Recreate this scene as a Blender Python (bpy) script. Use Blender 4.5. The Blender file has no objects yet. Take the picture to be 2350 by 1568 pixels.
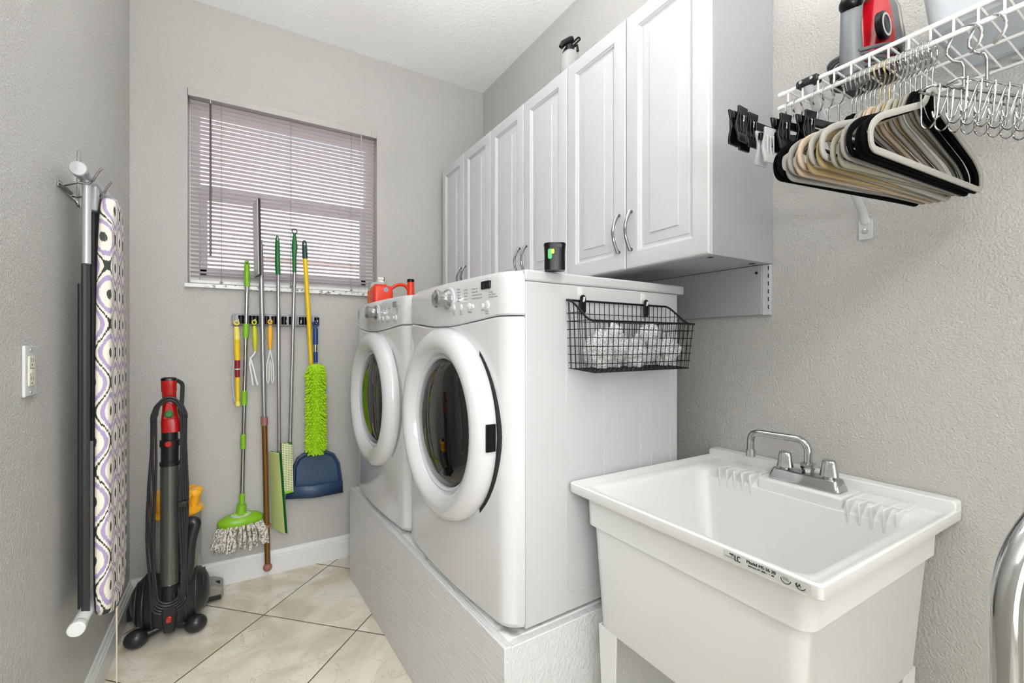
import bpy, math, random
from mathutils import Vector, Matrix, noise as mnoise
PI = math.pi
sc = bpy.context.scene
C = sc.collection
random.seed(7)

# ---------------------------------------------------------------- camera
H = 1.183
YAW = math.radians(31.39)
FP = 1044.0
cd = bpy.data.cameras.new('camera')
cd.sensor_width = 36.0
cd.lens = FP / 2350.0 * 36.0
cd.shift_y = 3.0 / 2350.0
cd.clip_start = 0.02
cam = bpy.data.objects.new('camera', cd); C.objects.link(cam)
cam.location = (0, 0, H)
cam.rotation_euler = (PI/2, 0, -YAW)
sc.camera = cam

# ---------------------------------------------------------------- world, lamps, exposure
w = bpy.data.worlds.new('sky'); sc.world = w; w.use_nodes = True
wn = w.node_tree; wn.nodes.clear()
wo = wn.nodes.new('ShaderNodeOutputWorld'); wb = wn.nodes.new('ShaderNodeBackground')
tc = wn.nodes.new('ShaderNodeTexCoord'); sp = wn.nodes.new('ShaderNodeSeparateXYZ')
rp = wn.nodes.new('ShaderNodeValToRGB')
rp.color_ramp.elements[0].position = 0.0; rp.color_ramp.elements[0].color = (1, 1, 1, 1)
rp.color_ramp.elements[1].position = 0.42; rp.color_ramp.elements[1].color = (0.13, 0.22, 0.42, 1)
e_ = rp.color_ramp.elements.new(0.27); e_.color = (0.9, 0.95, 1.0, 1)
wn.links.new(tc.outputs['Generated'], sp.inputs[0]); wn.links.new(sp.outputs['Z'], rp.inputs[0])
wn.links.new(rp.outputs[0], wb.inputs[0]); wn.links.new(wb.outputs[0], wo.inputs[0])
wb.inputs[1].default_value = 2.8

def lamp(name, kind, loc, energy, size, color=(1, 1, 1), rot=(0, 0, 0), size_y=None):
    l = bpy.data.lights.new(name, kind); l.energy = energy; l.color = color
    if kind == 'AREA':
        l.size = size
        if size_y: l.shape = 'RECTANGLE'; l.size_y = size_y
    elif kind == 'SUN': l.angle = size
    else: l.shadow_soft_size = size
    o = bpy.data.objects.new(name, l); C.objects.link(o); o.location = loc; o.rotation_euler = rot
    return o
lamp('ceiling_light', 'AREA', (0.36, 1.15, 2.30), 15, 0.30, (0.99, 0.992, 1.0), (math.radians(180), 0, 0))  # upward fill added above the frame to brighten the ceiling
lamp('rear_ceiling_light', 'POINT', (0.05, -0.62, 2.38), 24, 0.15, (1.0, 0.955, 0.88))  # warm fill added behind the camera to lift the right wall
lamp('bounce_flash', 'AREA', (0.05, -0.6, 1.35), 34, 0.6, (0.965, 0.98, 1.0), (math.radians(180), 0, 0))
cf = lamp('camera_flash', 'AREA', (-0.12, -0.12, 1.42), 5.2, 0.60, (0.975, 0.985, 1.0), (math.radians(64), 0, math.radians(-6)))
cf.data.spread = math.radians(95)
lamp('doorway_light', 'AREA', (0.45, -1.78, 1.05), 17, 1.5, (0.985, 0.99, 1.0), (math.radians(90), 0, 0), 2.0)  # broad fill added behind the camera; the wall there has no doorway
lamp('sun', 'SUN', (0, 6, 6), 4.5, 0.02, (1, 0.96, 0.9), (math.radians(50), 0, math.radians(15)))
sc.view_settings.view_transform = 'Standard'
sc.view_settings.look = 'None'
sc.view_settings.exposure = 0.17
sc.view_settings.gamma = 1.0
sc.view_settings.use_curve_mapping = False
sc.cycles.max_bounces = 10
sc.cycles.diffuse_bounces = 6
sc.cycles.glossy_bounces = 4
sc.cycles.transparent_max_bounces = 12

# ---------------------------------------------------------------- helpers
def U(u, v, x=None, y=None, z=None):
    """world point seen at photo pixel (u, v) on the plane x=, y= or z="""
    r = (u - 1175.0) / FP; up = (787.0 - v) / FP
    d = Vector((math.sin(YAW) + math.cos(YAW)*r, math.cos(YAW) - math.sin(YAW)*r, up))
    if x is not None: t = x / d.x
    elif y is not None: t = y / d.y
    else: t = (z - H) / d.z
    return Vector((0, 0, H)) + d * t

def lin(c):
    if isinstance(c, str):
        c = c.lstrip('#'); c = [int(c[i:i+2], 16)/255 for i in (0, 2, 4)]
        c = [x/12.92 if x <= 0.04045 else ((x+0.055)/1.055)**2.4 for x in c]
    return (c[0], c[1], c[2], 1.0)

MATS = {}
def mat(name, color, rough=0.5, metal=0.0, spec=0.5, coat=0.0, trans=0.0, alpha=1.0, ior=None):
    if name in MATS: return MATS[name]
    m = bpy.data.materials.new(name); m.use_nodes = True
    b = m.node_tree.nodes['Principled BSDF']
    b.inputs['Base Color'].default_value = lin(color)
    b.inputs['Roughness'].default_value = rough
    b.inputs['Metallic'].default_value = metal
    b.inputs['Specular IOR Level'].default_value = spec
    b.inputs['Coat Weight'].default_value = coat
    b.inputs['Transmission Weight'].default_value = trans
    b.inputs['Alpha'].default_value = alpha
    if ior: b.inputs['IOR'].default_value = ior
    MATS[name] = m
    return m
def N(m, t, **kw):
    n = m.node_tree.nodes.new(t)
    for k, v in kw.items():
        if k in n.inputs: n.inputs[k].default_value = v
        else: setattr(n, k, v)
    return n
def L(m, a, b): m.node_tree.links.new(a, b)
def BS(m): return m.node_tree.nodes['Principled BSDF']
def mth(m, op, a, b=None, c=None):
    n = m.node_tree.nodes.new('ShaderNodeMath'); n.operation = op
    for i, x in enumerate((a, b, c)):
        if x is None: continue
        if isinstance(x, (int, float)): n.inputs[i].default_value = x
        else: L(m, x, n.inputs[i])
    return n.outputs[0]
def bump(m, scale, dist, strength=1.0, detail=3.0, rough=0.5, stretch=None, coord='Object'):
    t = N(m, 'ShaderNodeTexCoord'); nz = N(m, 'ShaderNodeTexNoise')
    nz.inputs['Scale'].default_value = scale; nz.inputs['Detail'].default_value = detail; nz.inputs['Roughness'].default_value = rough
    if stretch:
        mp = N(m, 'ShaderNodeMapping'); mp.inputs['Scale'].default_value = stretch
        L(m, t.outputs[coord], mp.inputs[0]); L(m, mp.outputs[0], nz.inputs['Vector'])
    else: L(m, t.outputs[coord], nz.inputs['Vector'])
    bp = N(m, 'ShaderNodeBump'); bp.inputs['Distance'].default_value = dist; bp.inputs['Strength'].default_value = strength
    L(m, nz.outputs['Fac'], bp.inputs['Height']); L(m, bp.outputs[0], BS(m).inputs['Normal'])
    return nz
def varcol(m, c1, c2, scale, detail=4, stretch=None, lo=0.35, hi=0.65):
    t = N(m, 'ShaderNodeTexCoord'); nz = N(m, 'ShaderNodeTexNoise')
    nz.inputs['Scale'].default_value = scale; nz.inputs['Detail'].default_value = detail
    if stretch:
        mp = N(m, 'ShaderNodeMapping'); mp.inputs['Scale'].default_value = stretch
        L(m, t.outputs['Object'], mp.inputs[0]); L(m, mp.outputs[0], nz.inputs['Vector'])
    else: L(m, t.outputs['Object'], nz.inputs['Vector'])
    r = N(m, 'ShaderNodeValToRGB'); r.color_ramp.elements[0].position = lo; r.color_ramp.elements[1].position = hi
    r.color_ramp.elements[0].color = lin(c1); r.color_ramp.elements[1].color = lin(c2)
    L(m, nz.outputs['Fac'], r.inputs[0]); L(m, r.outputs[0], BS(m).inputs['Base Color'])
    return r

class MB:
    """collects shapes, .build() links them as ONE mesh object"""
    def __init__(s): s.v = []; s.f = []; s.mi = []; s.cur = 0
    def add(s, vs, fs, M=None):
        o = len(s.v)
        s.v += [tuple(M @ Vector(p)) if M else tuple(p) for p in vs]
        s.f += [tuple(i+o for i in f) for f in fs]; s.mi += [s.cur]*len(fs)
        return s
    def box(s, x0, x1, y0, y1, z0, z1, M=None):
        v = [(x0,y0,z0),(x1,y0,z0),(x1,y1,z0),(x0,y1,z0),(x0,y0,z1),(x1,y0,z1),(x1,y1,z1),(x0,y1,z1)]
        return s.add(v, [(0,3,2,1),(4,5,6,7),(0,1,5,4),(1,2,6,5),(2,3,7,6),(3,0,4,7)], M)
    def loft(s, loops, cap0=True, cap1=True, closed=True, M=None):
        n = len(loops[0]); vs = [p for l in loops for p in l]; fs = []
        for i in range(len(loops)-1):
            for j in range(n if closed else n-1):
                a = i*n+j; b = i*n+(j+1) % n
                fs.append((a, b, b+n, a+n))
        if cap0: fs.append(tuple(reversed(range(n))))
        if cap1: fs.append(tuple((len(loops)-1)*n+j for j in range(n)))
        return s.add(vs, fs, M)
    def tube(s, pts, r, seg=8, closed=False, caps=True, flat=None):
        pts = [Vector(p) for p in pts]; n = len(pts)
        rs = r if isinstance(r, (list, tuple)) else [r]*n
        loops = []; up = None
        for i in range(n):
            if closed: t = pts[(i+1) % n] - pts[i-1]
            else: t = pts[min(i+1, n-1)] - pts[max(i-1, 0)]
            if t.length < 1e-9: t = Vector((0, 0, 1))
            t.normalize()
            if up is None:
                up = Vector((0, 0, 1)) if abs(t.z) < 0.9 else Vector((1, 0, 0))
                up = (up - t*up.dot(t)).normalized()
            else:
                up = up - t*up.dot(t)
                up = up.normalized() if up.length > 1e-6 else t.orthogonal().normalized()
            sd = t.cross(up)
            fa, fb = flat if flat else (1, 1)
            loops.append([pts[i] + (up*math.cos(2*PI*k/seg)*fa + sd*math.sin(2*PI*k/seg)*fb)*rs[i] for k in range(seg)])
        if closed:
            loops.append(loops[0]); return s.loft(loops, False, False)
        return s.loft(loops, caps, caps)
    def cyl(s, p0, p1, r0, r1=None, seg=20): return s.tube([p0, p1], [r0, r0 if r1 is None else r1], seg)
    def lathe(s, prof, origin=(0,0,0), axis=(0,0,1), seg=32, cap0=True, cap1=True, sx=1, sy=1):
        ax = Vector(axis).normalized(); q = ax.to_track_quat('Z', 'Y').to_matrix()
        o = Vector(origin); loops = []
        for r, h in prof:
            loops.append([o + q @ Vector((r*sx*math.cos(2*PI*k/seg), r*sy*math.sin(2*PI*k/seg), h)) for k in range(seg)])
        return s.loft(loops, cap0, cap1)
    def sphere(s, c, r, seg=20, rings=12, M=None):
        rr = r if isinstance(r, (tuple, list)) else (r, r, r); loops = []
        for i in range(1, rings):
            a = -PI/2 + PI*i/rings
            loops.append([Vector((c[0]+rr[0]*math.cos(a)*math.cos(2*PI*k/seg), c[1]+rr[1]*math.cos(a)*math.sin(2*PI*k/seg), c[2]+rr[2]*math.sin(a))) for k in range(seg)])
        return s.loft(loops, True, True, M=M)
    def prism(s, poly, p, u, v, d):
        """poly of 2d points in the frame p + a*u + b*v, thickness vector d"""
        p = Vector(p); u = Vector(u); v = Vector(v); d = Vector(d)
        a = [p + u*q[0] + v*q[1] for q in poly]; b = [x + d for x in a]
        return s.loft([a, b])
    def grid(s, P, thick=0.0):
        """P[i][j] points"""
        n = len(P); m = len(P[0]); vs = [p for r in P for p in r]; fs = []
        for i in range(n-1):
            for j in range(m-1): fs.append((i*m+j, i*m+j+1, (i+1)*m+j+1, (i+1)*m+j))
        return s.add(vs, fs)
    def mat(s, i): s.cur = i; return s
    def build(s, name, m, parent=None, local=False, bev=0, seg=2, smooth=35, sub=0, solid=0, label=None, kind=None):
        root = parent
        while root is not None and root.parent is not None: root = root.parent
        vs = s.v
        if root is not None and not local and root.name in ROOTM:
            Mi = ROOTM[root.name].inverted(); vs = [Mi @ Vector(p) for p in vs]
        me = bpy.data.meshes.new(name); me.from_pydata([tuple(p) for p in vs], [], s.f)
        ms = m if isinstance(m, (list, tuple)) else [m]
        for x in ms: me.materials.append(x)
        if len(ms) > 1: me.polygons.foreach_set('material_index', s.mi)
        import bmesh
        bm = bmesh.new(); bm.from_mesh(me); bmesh.ops.recalc_face_normals(bm, faces=bm.faces)
        for e in bm.edges:
            if len(e.link_faces) == 2 and e.calc_face_angle(0) > math.radians(smooth): e.smooth = False
        for f in bm.faces: f.smooth = True
        bm.to_mesh(me); bm.free()
        o = bpy.data.objects.new(name, me); C.objects.link(o)
        if parent is not None: o.parent = parent
        if solid:
            q = o.modifiers.new('solid', 'SOLIDIFY'); q.thickness = solid; q.offset = 0
        if bev:
            q = o.modifiers.new('bevel', 'BEVEL'); q.width = bev; q.segments = seg; q.limit_method = 'ANGLE'; q.angle_limit = math.radians(40); q.harden_normals = False
        if sub:
            q = o.modifiers.new('sub', 'SUBSURF'); q.levels = sub; q.render_levels = sub
        if label: o['label'] = label
        if kind: o['kind'] = kind
        return o

ROOTM = {}
def tag(o, label, cat, group=None, kind=None):
    o['label'] = label; o['category'] = cat
    if group: o['group'] = group
    if kind: o['kind'] = kind
    return o
def thing(name, label, cat, loc=(0,0,0), rz=0.0, group=None):
    o = bpy.data.objects.new(name, None); C.objects.link(o); o.empty_display_size = 0.05
    o.location = loc; o.rotation_euler = (0, 0, rz)
    ROOTM[o.name] = Matrix.Translation(Vector(loc)) @ Matrix.Rotation(rz, 4, 'Z')
    return tag(o, label, cat, group)
def struct(o, label=None):
    o['kind'] = 'structure'
    if label: o['label'] = label
    return o
def dup(o, loc=None, rz=None, parent=None):
    c = o.copy(); C.objects.link(c)
    if parent is not None: c.parent = parent
    if loc is not None: c.location = loc
    if rz is not None: c.rotation_euler = (0, 0, rz)
    for ch in [x for x in C.objects if x.parent == o]: dup(ch, parent=c)
    return c
def rrect(cx, cy, w, h, r, n=5):
    """rounded rectangle outline (2d)"""
    out = []
    for sx, sy, a0 in ((1, 1, 0), (-1, 1, 90), (-1, -1, 180), (1, -1, 270)):
        for k in range(n+1):
            a = math.radians(a0 + 90*k/n)
            out.append((cx + sx*(w/2-r) + r*math.cos(a), cy + sy*(h/2-r) + r*math.sin(a)))
    return out
def arc(c, r, a0, a1, n, ax=Vector((1,0,0)), ay=Vector((0,0,1))):
    return [Vector(c) + ax*(r*math.cos(math.radians(a0+(a1-a0)*k/n))) + ay*(r*math.sin(math.radians(a0+(a1-a0)*k/n))) for k in range(n+1)]
def fillet(pts, r, n=5, closed=False):
    """rounded polyline"""
    pts = [Vector(p) for p in pts]; out = []; N_ = len(pts)
    for i, p in enumerate(pts):
        if not closed and i in (0, N_-1): out.append(p); continue
        a = pts[i-1]; b = pts[(i+1) % N_]
        da = (a-p); db = (b-p); rr = min(r, da.length*0.49, db.length*0.49)
        pa = p + da.normalized()*rr; pb = p + db.normalized()*rr
        for k in range(n+1):
            t = k/n; out.append(pa*(1-t)**2 + p*2*t*(1-t) + pb*t*t)
    return out
def text_mesh(body, size, ext=0.0):
    cu = bpy.data.curves.new('t', 'FONT'); cu.body = body; cu.size = size; cu.extrude = ext; cu.align_x = 'LEFT'
    o = bpy.data.objects.new('t', cu); C.objects.link(o)
    me = bpy.data.meshes.new_from_object(o.evaluated_get(bpy.context.evaluated_depsgraph_get()))
    vs = [tuple(v.co) for v in me.vertices]; fs = [tuple(p.vertices) for p in me.polygons]
    bpy.data.objects.remove(o); bpy.data.curves.remove(cu); bpy.data.meshes.remove(me)
    return vs, fs

# ---------------------------------------------------------------- materials
M_wall = mat('wall_paint', '#b9b8b4', 0.40, spec=0.4); bump(M_wall, 185, 0.0034, 0.85, 2.5, 0.5)
M_ceil = mat('ceiling_paint', '#fafafa', 0.8, spec=0.2); bump(M_ceil, 60, 0.004, 0.8, 3.0)
M_trim = mat('trim_paint', '#dcdddc', 0.3)
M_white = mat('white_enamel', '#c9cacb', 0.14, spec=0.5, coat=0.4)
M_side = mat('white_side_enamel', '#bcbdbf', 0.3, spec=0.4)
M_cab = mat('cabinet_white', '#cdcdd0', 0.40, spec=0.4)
M_cabshade = mat('cabinet_side_white', '#a4a6ab', 0.45)  # cabinet white darkened: shade on the side put into the colour
M_chrome = mat('chrome', '#bababa', 0.09, 1.0)
M_handle = mat('dark_chrome', '#8c8c8e', 0.16, 1.0)
M_steel = mat('brushed_steel', '#c4c4c4', 0.28, 1.0)
M_pole = mat('grey_pole', '#a9abae', 0.3, 0.75)
M_black = mat('black_plastic', '#060607', 0.28, spec=0.3)
M_blackm = mat('black_wire_coating', '#060606', 0.4, spec=0.3)
M_dark = mat('dark_grey_plastic', '#1a1b1d', 0.35, spec=0.4)
M_tub = mat('tub_plastic', '#dddedd', 0.34, spec=0.4)
M_wire = mat('white_wire_coating', '#ebebe8', 0.35)
M_glassd = mat('dark_door_glass', '#030404', 0.03, spec=0.75)
M_gapd = mat('dark_gap', '#141414', 0.8)
M_grey = mat('grey_plastic', '#8f9294', 0.4)
M_lgrey = mat('light_grey_plastic', '#c2c5c8', 0.4)
M_green = mat('lime_plastic', '#7fb81f', 0.35)
M_dgreen = mat('deep_green_plastic', '#1f6b35', 0.4)
M_teal = mat('dark_teal_plastic', '#1d4440', 0.4)
M_yellow = mat('yellow_plastic', '#e8c414', 0.35)
M_yellowl = mat('pale_yellow_plastic', '#e8dc6a', 0.4)
M_ochre = mat('ochre_plastic', '#f0ae22', 0.35)
M_ygreen = mat('yellow_green_plastic', '#c3c71e', 0.35)
M_bluep = mat('navy_plastic', '#173a78', 0.35)
M_pan = mat('slate_blue_plastic', '#364d6b', 0.42); bump(M_pan, 400, 0.0004, 0.5)
M_red = mat('red_plastic', '#a80f10', 0.2, coat=0.4)
M_orange = mat('red_orange_plastic', '#d6391c', 0.32)
M_orange2 = mat('orange_plastic', '#e06018', 0.32)
M_brown = mat('bronze_tube', '#7c5a2a', 0.32, 0.6)
M_mauve = mat('mauve_plastic', '#9a6460', 0.45)

# wall paint patch of the plinth: chipboard under white paint
M_osb = mat('painted_chipboard', '#cfd0d1', 0.4)
t_ = N(M_osb, 'ShaderNodeTexCoord'); mixh = None
for k, (rx, ry, rz_) in enumerate(((0.3, 0.5, 0.4), (1.2, 2.0, 2.3), (0.9, 0.2, 1.5))):
    mp = N(M_osb, 'ShaderNodeMapping'); mp.inputs['Rotation'].default_value = (rx, ry, rz_); mp.inputs['Scale'].default_value = (90, 14, 60)
    nz = N(M_osb, 'ShaderNodeTexNoise'); nz.inputs['Scale'].default_value = 1.0; nz.inputs['Detail'].default_value = 1.0
    L(M_osb, t_.outputs['Object'], mp.inputs[0]); L(M_osb, mp.outputs[0], nz.inputs['Vector'])
    h_ = mth(M_osb, 'GREATER_THAN', nz.outputs['Fac'], 0.56)
    h_ = mth(M_osb, 'MULTIPLY', h_, nz.outputs['Fac'])
    mixh = h_ if mixh is None else mth(M_osb, 'MAXIMUM', mixh, h_)
bp = N(M_osb, 'ShaderNodeBump'); bp.inputs['Distance'].default_value = 0.006; bp.inputs['Strength'].default_value = 1.0
L(M_osb, mixh, bp.inputs['Height']); L(M_osb, bp.outputs[0], BS(M_osb).inputs['Normal'])

# floor tile laid diagonally, cream marble with brown veins and dark grout
M_tile = mat('cream_marble_tile', '#d9d2c2', 0.24, spec=0.45)
tcn = N(M_tile, 'ShaderNodeTexCoord'); sx = N(M_tile, 'ShaderNodeSeparateXYZ'); L(M_tile, tcn.outputs['Object'], sx.inputs[0])
p_ = mth(M_tile, 'MULTIPLY', mth(M_tile, 'ADD', sx.outputs['X'], sx.outputs['Y']), 0.70711)
q_ = mth(M_tile, 'MULTIPLY', mth(M_tile, 'SUBTRACT', sx.outputs['Y'], sx.outputs['X']), 0.70711)
T = 0.452
def gro(a, off):
    f = mth(M_tile, 'FRACT', mth(M_tile, 'DIVIDE', mth(M_tile, 'SUBTRACT', a, off), T))
    return mth(M_tile, 'MULTIPLY', mth(M_tile, 'MINIMUM', f, mth(M_tile, 'SUBTRACT', 1.0, f)), T), mth(M_tile, 'FLOOR', mth(M_tile, 'DIVIDE', mth(M_tile, 'SUBTRACT', a, off), T))
g1, c1 = gro(p_, 1.668 - 5*T); g2, c2 = gro(q_, 1.514 - 7*T)
gd = mth(M_tile, 'MINIMUM', g1, g2)
isg = mth(M_tile, 'LESS_THAN', gd, 0.0021)
cell = mth(M_tile, 'ADD', mth(M_tile, 'MULTIPLY', c1, 3.7), mth(M_tile, 'MULTIPLY', c2, 9.1))
cmb = N(M_tile, 'ShaderNodeCombineXYZ'); L(M_tile, sx.outputs['X'], cmb.inputs[0]); L(M_tile, sx.outputs['Y'], cmb.inputs[1]); L(M_tile, cell, cmb.inputs[2])
n1 = N(M_tile, 'ShaderNodeTexNoise'); n1.inputs['Scale'].default_value = 4.0; n1.inputs['Detail'].default_value = 6; n1.inputs['Distortion'].default_value = 1.4
L(M_tile, cmb.outputs[0], n1.inputs['Vector'])
r1 = N(M_tile, 'ShaderNodeValToRGB'); r1.color_ramp.elements[0].color = lin('#cbc2ad'); r1.color_ramp.elements[1].color = lin('#e6e1d4')
r1.color_ramp.elements[0].position = 0.35; r1.color_ramp.elements[1].position = 0.62
L(M_tile, n1.outputs['Fac'], r1.inputs[0])
n2 = N(M_tile, 'ShaderNodeTexNoise'); n2.inputs['Scale'].default_value = 2.6; n2.inputs['Detail'].default_value = 8; n2.inputs['Distortion'].default_value = 2.2; n2.inputs['Roughness'].default_value = 0.6
L(M_tile, cmb.outputs[0], n2.inputs['Vector'])
vn = mth(M_tile, 'ABSOLUTE', mth(M_tile, 'SUBTRACT', n2.outputs['Fac'], 0.5))
vn = mth(M_tile, 'SUBTRACT', 1.0, mth(M_tile, 'MINIMUM', mth(M_tile, 'MULTIPLY', vn, 170.0), 1.0))
vn = mth(M_tile, 'MULTIPLY', vn, mth(M_tile, 'GREATER_THAN', n1.outputs['Fac'], 0.47))
mx = N(M_tile, 'ShaderNodeMix'); mx.data_type = 'RGBA'; mx.inputs['B'].default_value = lin('#a08c70')
L(M_tile, mth(M_tile, 'MULTIPLY', vn, 0.6), mx.inputs['Factor']); L(M_tile, r1.outputs[0], mx.inputs['A'])
mx2 = N(M_tile, 'ShaderNodeMix'); mx2.data_type = 'RGBA'; mx2.inputs['B'].default_value = lin('#4a4034')
L(M_tile, isg, mx2.inputs['Factor']); L(M_tile, mx.outputs['Result'], mx2.inputs['A']); L(M_tile, mx2.outputs['Result'], BS(M_tile).inputs['Base Color'])
rg = mth(M_tile, 'ADD', 0.24, mth(M_tile, 'MULTIPLY', isg, 0.5)); L(M_tile, rg, BS(M_tile).inputs['Roughness'])
bp = N(M_tile, 'ShaderNodeBump'); bp.inputs['Distance'].default_value = 0.002; bp.inputs['Strength'].default_value = 0.6
L(M_tile, mth(M_tile, 'MINIMUM', gd, 0.006), bp.inputs['Height']); L(M_tile, bp.outputs[0], BS(M_tile).inputs['Normal'])
# Height in metres, so scale it up
bp.inputs['Distance'].default_value = 1.0; bp.inputs['Strength'].default_value = 0.35

# ikat cover of the ironing board
M_ikat = mat('ikat_fabric', '#e8e4da', 0.85, spec=0.1)
m = M_ikat; tcn = N(m, 'ShaderNodeTexCoord'); sx = N(m, 'ShaderNodeSeparateXYZ'); L(m, tcn.outputs['UV'], sx.inputs[0])
jn = N(m, 'ShaderNodeTexNoise'); jn.inputs['Scale'].default_value = 1.0; jn.inputs['Detail'].default_value = 0
mp = N(m, 'ShaderNodeMapping'); mp.inputs['Scale'].default_value = (420, 8, 1)
L(m, tcn.outputs['UV'], mp.inputs[0]); L(m, mp.outputs[0], jn.inputs['Vector'])
jit = mth(m, 'MULTIPLY', mth(m, 'SUBTRACT', jn.outputs['Fac'], 0.5), 0.012)
zz = mth(m, 'ADD', sx.outputs['Y'], jit)
PW, PH = 0.106, 0.165
a1 = mth(m, 'COSINE', mth(m, 'MULTIPLY', mth(m, 'ADD', sx.outputs['X'], 0.0), 2*PI/PW)); a2 = mth(m, 'COSINE', mth(m, 'MULTIPLY', zz, 2*PI/PH))
a1c = mth(m, 'MULTIPLY', mth(m, 'SIGN', a1), mth(m, 'POWER', mth(m, 'ABSOLUTE', a1), 1.0))
g_ = mth(m, 'ABSOLUTE', mth(m, 'ADD', mth(m, 'MULTIPLY', a1c, 1.0), a2))
rr = N(m, 'ShaderNodeValToRGB'); rr.color_ramp.interpolation = 'CONSTANT'
rr.color_ramp.elements[0].position = 0.0; rr.color_ramp.elements[0].color = lin('#3f423f')
rr.color_ramp.elements[1].position = 0.055; rr.color_ramp.elements[1].color = lin('#e6e1d3')
for ps, cc in ((0.24, '#a798bb'), (0.52, '#e2ddd0'), (0.925, '#4a4c4a')):
    e = rr.color_ramp.elements.new(ps); e.color = lin(cc)
L(m, mth(m, 'DIVIDE', g_, 2.0), rr.inputs[0]); L(m, rr.outputs[0], BS(m).inputs['Base Color'])

# marble sill
M_sill = mat('grey_veined_marble', '#d8d8d6', 0.2)
varcol(M_sill, '#6d6c6a', '#e2e2e0', 45, 5, (1, 1, 1), 0.36, 0.47)

# clear window glass
M_pane = bpy.data.materials.new('window_glass'); M_pane.use_nodes = True; nt = M_pane.node_tree; nt.nodes.clear()
o_ = nt.nodes.new('ShaderNodeOutputMaterial'); mi_ = nt.nodes.new('ShaderNodeMixShader'); tr_ = nt.nodes.new('ShaderNodeBsdfTransparent'); gl_ = nt.nodes.new('ShaderNodeBsdfGlossy')
gl_.inputs['Roughness'].default_value = 0.0; tr_.inputs[0].default_value = (0.93, 0.96, 0.95, 1)
fr_ = nt.nodes.new('ShaderNodeFresnel'); fr_.inputs[0].default_value = 1.45
nt.links.new(fr_.outputs[0], mi_.inputs[0]); nt.links.new(tr_.outputs[0], mi_.inputs[1]); nt.links.new(gl_.outputs[0], mi_.inputs[2]); nt.links.new(mi_.outputs[0], o_.inputs[0])

# translucent vinyl slats
M_slat = bpy.data.materials.new('vinyl_slat'); M_slat.use_nodes = True; nt = M_slat.node_tree
b_ = nt.nodes['Principled BSDF']; b_.inputs['Base Color'].default_value = lin('#e2dadd'); b_.inputs['Roughness'].default_value = 0.4
tl_ = nt.nodes.new('ShaderNodeBsdfTranslucent'); tl_.inputs[0].default_value = lin('#e8dcde'); mi_ = nt.nodes.new('ShaderNodeMixShader'); mi_.inputs[0].default_value = 0.32
nt.links.new(b_.outputs[0], mi_.inputs[1]); nt.links.new(tl_.outputs[0], mi_.inputs[2]); nt.links.new(mi_.outputs[0], nt.nodes['Material Output'].inputs[0])

# ---------------------------------------------------------------- the setting
XL, XR, YB, YF, ZC = -0.402, 1.388, 2.64, -1.9, 2.817
WX0, WX1, WZ0, WZ1 = -0.190, 0.700, 1.452, 2.392
b = MB(); b.box(XL-0.1, XR+0.1, YF-0.1, YB+0.15, -0.1, 0.0); struct(b.build('floor', M_tile))
b = MB(); b.box(XL-0.1, XR+0.1, YF-0.1, YB+0.15, ZC, ZC+0.1); struct(b.build('ceiling', M_ceil))
b = MB(); b.box(XL-0.1, XL, YF-0.1, YB+0.15, 0, ZC); struct(b.build('wall_left', M_wall))
b = MB(); b.box(XR, XR+0.1, YF-0.1, YB+0.15, 0, ZC); struct(b.build('wall_right', M_wall))
b = MB(); b.box(XL, XR, YF-0.1, YF, 0, ZC); struct(b.build('wall_front', M_wall))
b = MB()
b.box(XL, WX0, YB, YB+0.15, 0, ZC); b.box(WX1, XR, YB, YB+0.15, 0, ZC)
b.box(WX0, WX1, YB, YB+0.15, 0, WZ0); b.box(WX0, WX1, YB, YB+0.15, WZ1, ZC)
struct(b.build('wall_back', M_wall))
# baseboards: profile with a moulded top
def baseprof(): return [(0, 0), (0.016, 0), (0.016, 0.086), (0.0125, 0.090), (0.0125, 0.098), (0.008, 0.104), (0.005, 0.116), (0, 0.117)]
b = MB()
b.loft([[Vector((XL+q[0], y, q[1])) for q in baseprof()] for y in (YF, YB)]); struct(b.build('baseboard_left', M_trim, smooth=20))
b = MB()
b.loft([[Vector((x, YB-q[0], q[1])) for q in baseprof()] for x in (XL, XR)]); struct(b.build('baseboard_back', M_trim, smooth=20))
b = MB()
b.loft([[Vector((XR-q[0], y, q[1])) for q in baseprof()] for y in (YF, 0.90)]); struct(b.build('baseboard_right', M_trim, smooth=20))
# window: aluminium single-hung frame set back in the opening
yw = YB + 0.085
b = MB()
fw = 0.045
b.box(WX0, WX0+fw, yw, yw+0.06, WZ0+0.02, WZ1); b.box(WX1-fw, WX1, yw, yw+0.06, WZ0+0.02, WZ1)
b.box(WX0+fw, WX1-fw, yw, yw+0.06, WZ1-0.06, WZ1); b.box(WX0+fw, WX1-fw, yw, yw+0.06, WZ0+0.02, WZ0+0.065)
win = struct(b.build('window_1', M_trim, bev=0.003))
b = MB(); zm = 1.925
b.box(WX0+fw, WX1-fw, yw-0.012, yw+0.03, zm-0.028, zm+0.028)
b.box(WX0+fw, WX0+fw+0.03, yw-0.012, yw+0.02, WZ0+0.065, zm-0.028); b.box(WX1-fw-0.03, WX1-fw, yw-0.012, yw+0.02, WZ0+0.065, zm-0.028)
b.box(WX0+fw, WX1-fw, yw-0.012, yw+0.02, WZ0+0.065, WZ0+0.10)
b.build('window_sash', M_lgrey, win, bev=0.003)
b = MB(); b.box(WX0+fw, WX1-fw, yw+0.032, yw+0.036, zm, WZ1-0.06); b.box(WX0+fw+0.03, WX1-fw-0.03, yw+0.004, yw+0.008, WZ0+0.10, zm-0.028); b.build('window_pane', M_pane, win)
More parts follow.
